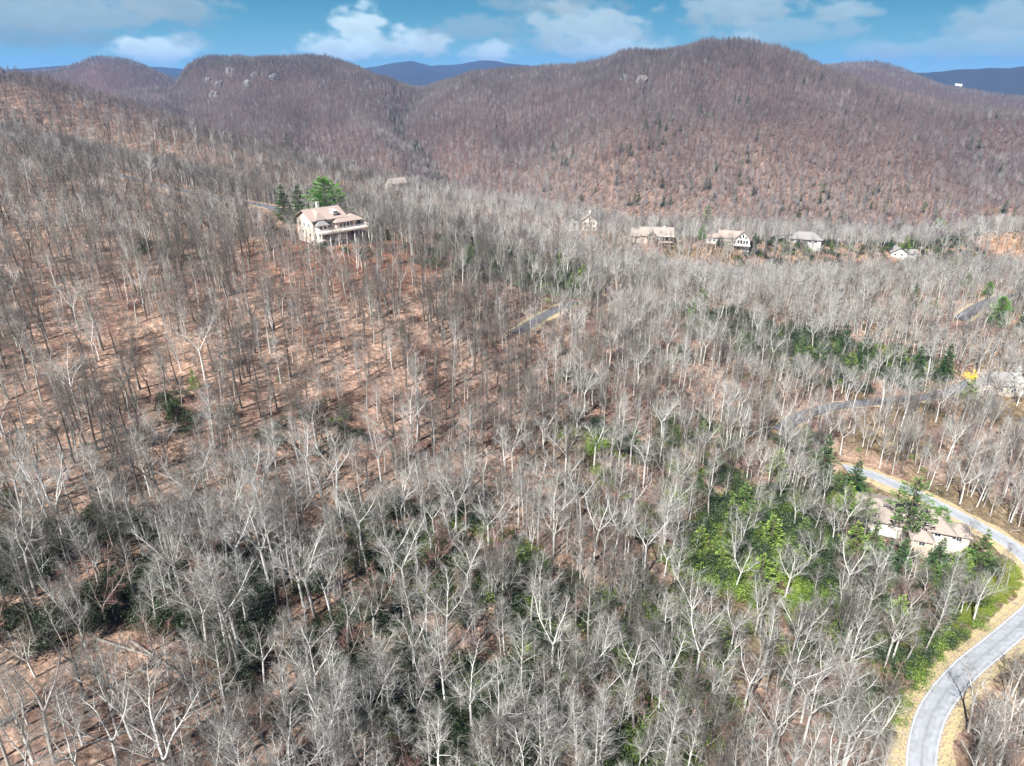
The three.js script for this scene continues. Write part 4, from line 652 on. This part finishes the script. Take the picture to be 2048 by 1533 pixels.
function roofOf(b) {
  const { x, z, w, d, h, rise, axis } = b, o = b.over ?? 0.6, t = 0.22, k = rise / ((axis === 'x' || b.roof === 'hip' ? d : w) / 2), y = h - o * k, f = [];
  const quad = (p) => { f.push(p); f.push([...p].reverse().map((q) => V(q.x, q.y - t, q.z))); for (let i = 0; i < p.length; i++) { const q = p[i], r = p[(i + 1) % p.length]; f.push([V(q.x, q.y - t, q.z), V(r.x, r.y - t, r.z), r, q]); } };
  const x0 = x - o, x1 = x + w + o, z1 = z + o, z0 = z - d - o, mx = x + w / 2, mz = z - d / 2, H = h + rise + 0.05, Y = y + 0.05;
  if (b.roof === 'hip') { const s = Math.min(w / 2 - 0.2, d / 2 * (b.hipIn ?? 0.9)), l = V(x + s, H, mz), r = V(x + w - s, H, mz); quad([V(x0, Y, z1), V(x1, Y, z1), r, l]); quad([V(x1, Y, z0), V(x0, Y, z0), l, r]); quad([V(x1, Y, z1), V(x1, Y, z0), r]); quad([V(x0, Y, z0), V(x0, Y, z1), l]); }
  else if (b.roof === 'gable' && axis === 'x') { quad([V(x0, Y, z1), V(x1, Y, z1), V(x1, H, mz), V(x0, H, mz)]); quad([V(x1, Y, z0), V(x0, Y, z0), V(x0, H, mz), V(x1, H, mz)]); }
  else if (b.roof === 'gable') { quad([V(x1, Y, z1), V(x1, Y, z0), V(mx, H, z0), V(mx, H, z1)]); quad([V(x0, Y, z0), V(x0, Y, z1), V(mx, H, z1), V(mx, H, z0)]); }
  else { const back = h + rise + 0.1; quad([V(x0, h + 0.1, z1), V(x1, h + 0.1, z1), V(x1, back, z0), V(x0, back, z0)]); }
  return flat(f);
}
function windowIn(g, face, b, u, y, w, h, frame = C.trim, bars = 1) {   // u: distance along the face from its left corner as seen from outside
  const t = 0.10, d = 0.09, fr = [box(w + 2 * t, t, d, 0, h / 2 + t / 2, 0), box(w + 2 * t, t, d, 0, -h / 2 - t / 2, 0), box(t, h, d, -w / 2 - t / 2, 0, 0), box(t, h, d, w / 2 + t / 2, 0, 0)];
  for (let k = 1; k <= bars; k++) fr.push(box(0.05, h, d * 0.7, -w / 2 + k * w / (bars + 1), 0, 0));
  const m = part('window', mergeGeometries(fr), frame, g); part('pane', box(w, h, 0.03, 0, 0, 0), C.glass, m);
  if (face === 'f') m.position.set(b.x + u, y, b.z + 0.05); else if (face === 'l') { m.position.set(b.x - 0.05, y, b.z - b.d + u); m.rotation.y = -Math.PI / 2; } else if (face === 'r') { m.position.set(b.x + b.w + 0.05, y, b.z - u); m.rotation.y = Math.PI / 2; }
  return m;
}
function house(name, label, pos, turn, blocks, extra) {
  const g = thing(name, label, 'house', null, pos, turn);
  for (const b of blocks) { part('wall', walls(b), b.wall, g); const r = part('roof', roofOf(b), b.cover, g); if (b.chimney) { const [cx, cz, ch] = b.chimney; part('chimney', mergeGeometries([box(0.9, ch, 0.8, cx, b.h + b.rise * 0.6 + ch / 2 - 0.5, cz), box(1.1, 0.15, 1.0, cx, b.h + b.rise * 0.6 + ch - 0.45, cz)]), b.stack ?? C.trim, r); } }
  extra?.(g); return g;
}
function railing(len, h, x, y, z, turn = 0, step = 0.32) { const gs = [box(len, 0.09, 0.09, len / 2, h, 0), box(len, 0.06, 0.05, len / 2, 0.12, 0)]; for (let k = 0; k <= Math.floor(len / step); k++) gs.push(box(k % 6 ? 0.045 : 0.1, h, k % 6 ? 0.045 : 0.1, k * step, h / 2, 0)); return mergeGeometries(gs).rotateY(turn).translate(x, y, z); }

// the big house on the slope: three storeys of pale walls stepping down to the valley side, decks along its front
{
  const p = onGround(633, 493), main = { x: 0, z: -1.2, w: 12.5, d: 11, y0: -3, h: 8.8, rise: 2.7, roof: 'gable', axis: 'x', wall: C.cream, cover: C.pinkRoof, over: 0.8, chimney: [6.2, -8.2, 3.2], stack: C.white };
  const wing = { x: 8.0, z: 0.9, w: 7.2, d: 9.5, y0: -3, h: 7.7, rise: 2.1, roof: 'hip', wall: C.pinkWall, cover: C.pinkRoof, over: 0.8 }, low = { x: 15.2, z: -2.0, w: 4.2, d: 7, y0: -3, h: 6.9, rise: 1.4, roof: 'hip', wall: C.white, cover: C.pinkRoof, over: 0.6 };
  const bay = { x: 1.0, z: 0.8, w: 3.6, d: 2, y0: -3, h: 7.4, rise: 0.9, roof: 'hip', wall: C.white, cover: C.greyRoof, over: 0.5 };
  house('big_house', 'big three-storey pale house with pinkish roof and long decks on the slope', V(p.x, p.y - 0.2, p.z), 43 * D2R, [main, wing, low, bay], (g) => {
    part('deck', mergeGeometries([box(18.6, 0.28, 3.0, 9.5, 4.9, 2.3), box(18.6, 0.5, 0.12, 9.5, 4.75, 3.86)]), C.deck, g);
    part('railing', mergeGeometries([railing(18.4, 1.0, 0.3, 5.04, 3.7), railing(3.0, 1.0, 0.3, 5.04, 3.7, Math.PI / 2), railing(3.0, 1.0, 18.7, 5.04, 3.7, Math.PI / 2)]), C.trim, g);
    part('lower_deck', box(9.5, 0.26, 2.6, 5.0, 2.2, 2.1), C.deck, g); part('railing', railing(9.2, 1.0, 0.4, 2.34, 3.3), C.trim, g);
    for (const x of [0.5, 3.6, 6.7, 9.8, 12.9, 16, 18.5]) part('post', box(0.28, 8.2, 0.28, x, 0.7, 3.55), C.trim, g);
    for (const u of [1.1, 2.5, 3.9, 5.3]) windowIn(g, 'f', wing, u + 0.3, 6.1, 1.0, 1.8); windowIn(g, 'f', low, 1.2, 5.9, 0.9, 1.4); windowIn(g, 'f', low, 2.9, 5.9, 0.9, 1.4);
    windowIn(g, 'f', bay, 1.0, 6.2, 0.9, 1.3); windowIn(g, 'f', bay, 2.5, 6.2, 0.9, 1.3); windowIn(g, 'f', main, 6.3, 6.6, 1.6, 2.0);
    for (const u of [1.3, 3.4, 6.2]) windowIn(g, 'f', main, u, 3.4, 1.5, 2.0); for (const u of [1.2, 3.0, 5.0]) windowIn(g, 'f', main, u + 0.2, 0.6, 1.4, 2.0); for (const u of [1.5, 3.6, 5.6]) windowIn(g, 'f', wing, u, 3.3, 1.3, 1.9); windowIn(g, 'f', wing, 2.2, 0.7, 1.4, 2);
    for (const [u, y] of [[2.2, 6.6], [5.2, 6.6], [8.6, 6.6], [4.0, 4.0], [8.6, 3.6], [9.4, 1.0]]) windowIn(g, 'l', main, u, y, 0.9, 1.3);
    part('dormer', flat([[V(8.3, 9.6, -1.6), V(10.1, 9.6, -1.6), V(10.1, 10.7, -1.6), V(8.3, 10.7, -1.6)], [V(10.1, 9.6, -1.6), V(10.1, 10.4, -4.6), V(10.1, 10.7, -1.6)], [V(8.3, 9.6, -1.6), V(8.3, 10.7, -1.6), V(8.3, 10.4, -4.6)], [V(8.2, 10.72, -1.4), V(10.2, 10.72, -1.4), V(10.2, 10.9, -4.9), V(8.2, 10.9, -4.9)]]), C.white, g);
    part('cross_gable', flat([[V(1.0, 8.6, -0.3), V(5.0, 8.6, -0.3), V(3.0, 11.1, -2.4)], [V(5.0, 8.6, -0.3), V(3.0, 11.6, -6.6), V(3.0, 11.1, -2.4)], [V(1.0, 8.6, -0.3), V(3.0, 11.1, -2.4), V(3.0, 11.6, -6.6)]]), C.pinkRoof, g);
  });
}
const faceCam = (p, more = 0) => Math.atan2(-p.x, -p.z) + more * D2R;
// the long tan-roofed house in the row beyond the crest
{
  const p = SITES.tan, b = { x: -9, z: 0, w: 18, d: 9, y0: -3, h: 4.6, rise: 3.6, roof: 'gable', axis: 'x', wall: C.tan, cover: C.tanRoof, chimney: [4.2, -3.4, 2.6] }, f = { x: -5.2, z: 2.2, w: 5.4, d: 6.5, y0: -3, h: 4.2, rise: 2.7, roof: 'gable', axis: 'z', wall: C.stone, cover: C.tanRoof, over: 0.5 }, l = { x: -14, z: -1.2, w: 5.4, d: 7.5, y0: -3, h: 4.0, rise: 3.0, roof: 'gable', axis: 'x', wall: C.tan, cover: C.tanRoof };
  house('tan_house', 'long house with a tan gabled roof and dark porch beyond the crest', p, faceCam(p, 4), [b, f, l], (g) => {
    part('porch', mergeGeometries([box(7.2, 0.2, 2.6, 5.6, 1.2, 1.2), box(7.8, 0.22, 3.2, 5.6, 4.5, 1.4)]), C.deck, g); for (const x of [2.2, 4.5, 6.8, 9.1]) part('post', box(0.22, 5, 0.22, x, 2.0, 2.4), C.wood, g);
    for (const u of [11.4, 13.2, 15, 16.8]) windowIn(g, 'f', b, u, 2.8, 1.3, 2.1, C.wood); windowIn(g, 'f', f, 1.7, 3.0, 1.1, 1.6); windowIn(g, 'f', f, 3.7, 3.0, 1.1, 1.6); windowIn(g, 'f', f, 2.7, 5.2, 0.9, 1.0); windowIn(g, 'f', l, 2.6, 2.5, 1.6, 1.4);
    part('dormer', walls({ x: -11.9, z: -1.6, w: 1.7, d: 3, y0: 4.4, h: 5.6, rise: 0.8, roof: 'gable', axis: 'z' }), C.cream, g); part('dormer', walls({ x: 1.4, z: -0.8, w: 1.9, d: 3, y0: 4.8, h: 6.2, rise: 0.9, roof: 'gable', axis: 'z' }), C.tanRoof, g);
  });
}
// the gabled house with the tall window front
{
  const p = SITES.gable, a = { x: 2.2, z: 1.4, w: 7.6, d: 9, y0: -3, h: 4.2, rise: 3.9, roof: 'gable', axis: 'z', wall: C.white, cover: C.tanRoof, over: 0.8 }, m = { x: -7, z: 0, w: 11, d: 8.5, y0: -3, h: 4.2, rise: 2.8, roof: 'gable', axis: 'x', wall: C.tan, cover: C.pinkRoof }, l = { x: -13, z: 0.6, w: 6, d: 6.5, y0: -3, h: 3.8, rise: 1.3, roof: 'gable', axis: 'x', wall: C.white, cover: C.pinkRoof };
  house('gabled_house', 'house with a white arched-window gable and tan side wing in the row', p, faceCam(p, -2), [a, m, l], (g) => {
    for (const u of [1.6, 3.0, 4.6, 6.0]) windowIn(g, 'f', a, u, 2.2, 1.0, 2.0, C.trim, 0); for (const u of [2.4, 3.8, 5.2]) windowIn(g, 'f', a, u, u === 3.8 ? 5.4 : 4.7, 0.95, u === 3.8 ? 2.0 : 1.2, C.trim, 0);
    windowIn(g, 'f', m, 1.4, 3.2, 0.9, 1.0, C.wood); windowIn(g, 'f', m, 4.2, 1.2, 1.2, 1.4, C.wood); windowIn(g, 'f', l, 1.4, 2.0, 1.1, 1.2); windowIn(g, 'f', l, 3.8, 2.0, 1.1, 1.2); part('deck', box(8.6, 0.25, 2.4, 6, 0.6, 2.6), C.deck, g); part('railing', railing(8.4, 1, 1.8, 0.72, 3.7), C.trim, g);
  });
}
{
  const p = SITES.pale, b = { x: -6, z: 0, w: 17, d: 10, y0: -3, h: 3.8, rise: 2.9, roof: 'hip', wall: C.white, cover: C.greyRoof, over: 0.7 }, l = { x: -14, z: 1.2, w: 8, d: 7, y0: -3, h: 3.4, rise: 2.2, roof: 'gable', axis: 'z', wall: C.white, cover: C.greyRoof };
  house('low_pale_house', 'low white house under a wide grey hipped roof at the end of the row', p, faceCam(p, 3), [b, l], (g) => { for (const u of [2, 5, 11, 14]) windowIn(g, 'f', b, u, 2.3, 1.6, 1.3); windowIn(g, 'f', l, 2.2, 2.2, 1.2, 1.3); windowIn(g, 'f', l, 5.4, 2.2, 1.2, 1.3); part('garage_door', box(2.8, 2.2, 0.1, 2.6, 1.4, 0.06), C.dark, g); });
}
{
  const p = SITES.white, b = { x: -2, z: 0, w: 9, d: 8, y0: -3, h: 6.0, rise: 3.6, roof: 'gable', axis: 'z', wall: C.cream, cover: C.tanRoof, chimney: [2.5, -5, 3.6], stack: C.cream }, l = { x: -12, z: -1, w: 8, d: 7, y0: -3, h: 5.0, rise: 3.2, roof: 'gable', axis: 'z', wall: C.white, cover: C.greyRoof };
  house('cream_house', 'cream steep-gabled house half hidden behind tall bare trunks', p, faceCam(p, 0), [b, l], (g) => { for (const [u, y] of [[2, 4.4], [4.5, 4.4], [7, 4.4], [2, 1.6], [4.5, 1.6], [7, 1.6], [4.5, 7.2]]) windowIn(g, 'f', b, u, y, 1.1, 1.5); for (const [u, y] of [[2, 3.6], [5.6, 3.6], [4, 1.2]]) windowIn(g, 'f', l, u, y, 1.2, 1.5); });
}
{ const p = SITES.small, b = { x: -4.5, z: 0, w: 9, d: 7, y0: -3, h: 3.4, rise: 2.4, roof: 'gable', axis: 'z', wall: C.white, cover: C.greyRoof }, l = { x: 4.5, z: -1, w: 6, d: 5, y0: -3, h: 2.8, rise: 1.6, roof: 'gable', axis: 'x', wall: C.white, cover: C.greyRoof }; house('white_cottage', 'small white cottage almost lost among the bare trees', p, faceCam(p, 25), [b, l], (g) => { windowIn(g, 'f', b, 2.4, 2, 1.2, 1.3); windowIn(g, 'f', b, 6.2, 2, 1.2, 1.3); windowIn(g, 'f', l, 3, 1.6, 1.1, 1.1); }); }
{ const p = SITES.beyond, b = { x: -6, z: 0, w: 12, d: 8, y0: -3, h: 4.2, rise: 2.8, roof: 'gable', axis: 'x', wall: C.cream, cover: C.tanRoof, over: 0.6 }; house('far_crest_house', 'house of which the pale roof shows over the crest behind the big house', V(p.x, height(p.x, p.z) + 3.2, p.z), faceCam(p, 32), [b], (g) => { windowIn(g, 'f', b, 3, 2.6, 1.2, 1.4); windowIn(g, 'f', b, 8, 2.6, 1.2, 1.4); }); }
{ const p = SITES.edge, b = { x: -10, z: 0, w: 26, d: 12, y0: -3, h: 4.4, rise: 3.4, roof: 'gable', axis: 'x', wall: C.white, cover: C.greyRoof }; house('valley_house', 'white house with a dark garage mouth by the tan yard in the valley', p, faceCam(p, 0), [b], (g) => { part('garage_door', box(5.5, 3, 0.12, -6, 1.6, 0.07), C.dark, g); for (const u of [11, 15, 20]) windowIn(g, 'f', b, u, 2.6, 1.8, 1.6); }); }
{
  const p = onGround(2005, 792), b = { x: -4, z: 0, w: 13, d: 9, y0: -3, h: 4.2, rise: 2.8, roof: 'hip', wall: C.cream, cover: C.greyRoof }, l = { x: -9.5, z: 1.6, w: 6.5, d: 6, y0: -3, h: 3.4, rise: 2.0, roof: 'gable', axis: 'z', wall: C.cream, cover: C.greyRoof };
  house('grey_roof_house', 'grey-roofed house behind bare branches past the yellow bush', p, faceCam(p, 30), [b, l], (g) => { for (const u of [3, 7, 10.5]) windowIn(g, 'f', b, u, 2.2, 1.4, 1.4); windowIn(g, 'f', l, 3.2, 1.8, 1.6, 1.3); });
}
// the tan-roofed house by the pale road
{
  const p = onGround(1738, 1052), R = C.tanRoof, a = { x: -5.0, z: 0.6, w: 13, d: 13, y0: -4, h: 3.1, rise: 2.6, roof: 'hip', wall: C.cream, cover: R, over: 0.9 };
  const b = { x: 10.4, z: 1.0, w: 9.5, d: 12, y0: -4, h: 3.3, rise: 2.7, roof: 'hip', wall: C.cream, cover: R, over: 0.8 }, c = { x: 6.0, z: -2.0, w: 6, d: 7, y0: -4, h: 3.3, rise: 2.0, roof: 'gable', axis: 'x', wall: C.cream, cover: R }, e = { x: 19.2, z: 0.2, w: 5, d: 6, y0: -4, h: 2.6, rise: 1.6, roof: 'hip', wall: C.cream, cover: R, over: 0.5 }, f = { x: 9.6, z: 5.6, w: 5, d: 4.4, y0: -4, h: 2.4, rise: 1.5, roof: 'hip', wall: C.tan, cover: R, over: 0.5 };
  house('tan_roof_house', 'sprawling house with wide tan hipped roofs beside the pale curving road', p, faceCam(p, 12), [a, b, c, e, f], (g) => {
    for (const u of [1.8, 4.2, 6.6]) windowIn(g, 'f', a, u, 1.9, 1.5, 1.4); windowIn(g, 'f', b, 3, 2.2, 1.4, 1.5); windowIn(g, 'f', b, 6, 2.2, 1.4, 1.5); windowIn(g, 'f', f, 2.5, 1.1, 1.4, 1.1); windowIn(g, 'f', e, 2.5, 1.2, 1.2, 1.1); windowIn(g, 'l', a, 3, 1.9, 1.2, 1.3); windowIn(g, 'l', a, 7, 1.9, 1.2, 1.3);
    part('deck', box(9, 0.3, 3.2, 2.0, -0.2, 1.7), C.trim, g); part('railing', railing(8.8, 1, -2.4, -0.05, 3.2), C.trim, g); part('chimney', mergeGeometries([box(1.1, 2.6, 1.0, 17.6, 5.4, -3.4), box(1.3, 0.2, 1.2, 17.6, 6.75, -3.4)]), C.stone, g);
    g.scale.setScalar(0.86); part('vent', mergeGeometries([box(0.3, 0.5, 0.3, 4.4, 5.7, -3.2), box(0.3, 0.5, 0.3, 14, 6.1, -5.4)]), C.metal, g);
  });
}
// the white building and the mast far off
{
  const p = onGround(1917, 172, 2600), s = Math.hypot(p.x, p.z) / 2300, b = { x: -9 * s, z: 0, w: 8 * s, d: 5 * s, y0: -6, h: 2.5 * s, rise: 1.2 * s, roof: 'gable', axis: 'x', wall: C.white, cover: C.white }, l = { x: -1 * s, z: 1 * s, w: 10 * s, d: 5 * s, y0: -6, h: 1.8 * s, rise: 1.1 * s, roof: 'hip', wall: C.white, cover: C.white };
  house('distant_building', 'bright white building alone on the distant blue slope', V(p.x, p.y + 4, p.z), faceCam(p, -20), [b, l], (g) => { for (let k = 0; k < 5; k++) windowIn(g, 'f', l, s * (1.2 + 1.9 * k), s * 0.9, s * 0.7, s * 0.6); });
}
{
  const r = ray(812, 122), d = 7000, x = d * Math.sin(r.az), z = -d * Math.cos(r.az), y = height(x, z), g = thing('radio_mast', 'thin lattice radio mast on the far blue ridge', 'mast', null, V(x, y - 10, z)), legs = [], T = 95;
  for (const [a, b] of [[-1, -1], [1, -1], [0, 1]]) legs.push(new THREE.CylinderGeometry(0.5, 0.6, T, 5).translate(a * 1.6, T / 2, b * 1.6));
  part('leg', mergeGeometries(legs), C.metal, g); const br = []; for (let k = 0; k < 16; k++) br.push(new THREE.BoxGeometry(4.2, 0.5, 0.5).rotateZ(k % 2 ? 0.6 : -0.6).translate(0, 4 + k * 5.6, k % 3 - 1)); part('bracing', mergeGeometries(br), C.metal, g);
}
// fallen trunks on the leaf litter
const LOGS = [[330, 1330, 11, 0.4], [410, 1455, 7, 2.7], [255, 1300, 8, 0.1], [770, 860, 12, 0.5], [705, 870, 9, 0.7], [955, 1135, 10, 2.9], [520, 930, 9, 0.2], [1120, 980, 8, 0.6], [620, 760, 9, 0.3], [1290, 1130, 9, 2.6], [885, 960, 7, 2.8], [150, 900, 8, 0.0]];
LOGS.forEach(([px, py, len, turn], i) => {
  const p = onGround(px, py), dx = Math.cos(turn) * len / 2, dz = Math.sin(turn) * len / 2, a = V(p.x - dx, height(p.x - dx, p.z - dz) + 0.18, p.z - dz), b = V(p.x + dx, height(p.x + dx, p.z + dz) + 0.14, p.z + dz), rnd = rand(900 + i), s = new Shape(), pts = [], rad = [];
  for (let k = 0; k <= 8; k++) { const q = a.clone().lerp(b, k / 8); q.y = height(q.x, q.z) + 0.16; q.sub(p); pts.push(q); rad.push(lerp(0.24, 0.1, k / 8)); }
  s.tube(pts, rad, 7, () => { const k = 0.8 + 0.4 * rnd(); return [0.22 * k, 0.20 * k, 0.18 * k]; });
  const g = thing('fallen_trunk', 'grey fallen trunk on leaf litter', 'fallen trunk', 'fallen trunks on the leaf litter', p); lineUp(g, 'grey fallen trunk on the leaf litter ' + whereIn(px, py), px); part('trunk', s.build(), barkMat, g);
  const st = new Shape(); for (let k = 0; k < 5; k++) { const q = pts[3 + k].clone(); st.tube([q, q.clone().add(V((rnd() - 0.5) * 1.6, 0.5 + rnd(), (rnd() - 0.5) * 1.6))], [0.05, 0], 4, [0.36, 0.33, 0.3], true); } part('branch_stubs', st.build(), barkMat, g);
});
// rock faces high on the mountain
{
  const rr = rand(55); [[418, 160], [440, 172], [462, 150], [512, 150], [548, 158], [430, 195], [1250, 158], [1285, 165], [495, 175]].forEach(([px, py], i) => {
    const p = onGround(px, py, 900), g = new THREE.IcosahedronGeometry(1, 3), q = g.attributes.position; for (let k = 0; k < q.count; k++) { const v = V(q.getX(k), q.getY(k), q.getZ(k)), n = 1 + 0.55 * fbm(v.x * 1.7 + i, v.y * 2.2, v.z * 1.7, 3) + 0.12 * Math.sign(perlin.noise(v.x * 3, v.y * 5 + i, v.z * 3)); q.setXYZ(k, v.x * 9 * n, v.y * 9 * n * (0.7 + 0.6 * (i % 3) / 2), v.z * 6 * n); } g.computeVertexNormals();
    const o = thing('rock_face', 'grey cliff rock showing through the bare trees high on the mountain', 'rock', 'cliff rocks on the mountain', V(p.x, p.y - 1, p.z), rr() * 0.8); lineUp(o, (px > 900 ? 'grey cliff rock just under the highest mountain crest' : 'grey cliff rock on the left shoulder of the mountain') + (py < 165 ? ', upper' : ', lower'), px); part('rock', g, C.cliff ??= matte(0.16, 0.152, 0.148, 1), o);
  });
}
for (const [text, l] of alike) { l.sort((a, b) => a[1] - b[1]); l.forEach(([o], k) => { o.userData.label = l.length === 1 ? text : text + ', ' + (k === l.length - 1 ? 'rightmost' : NTH[k] ?? 'between the others'); }); }
renderer.render(scene, camera);
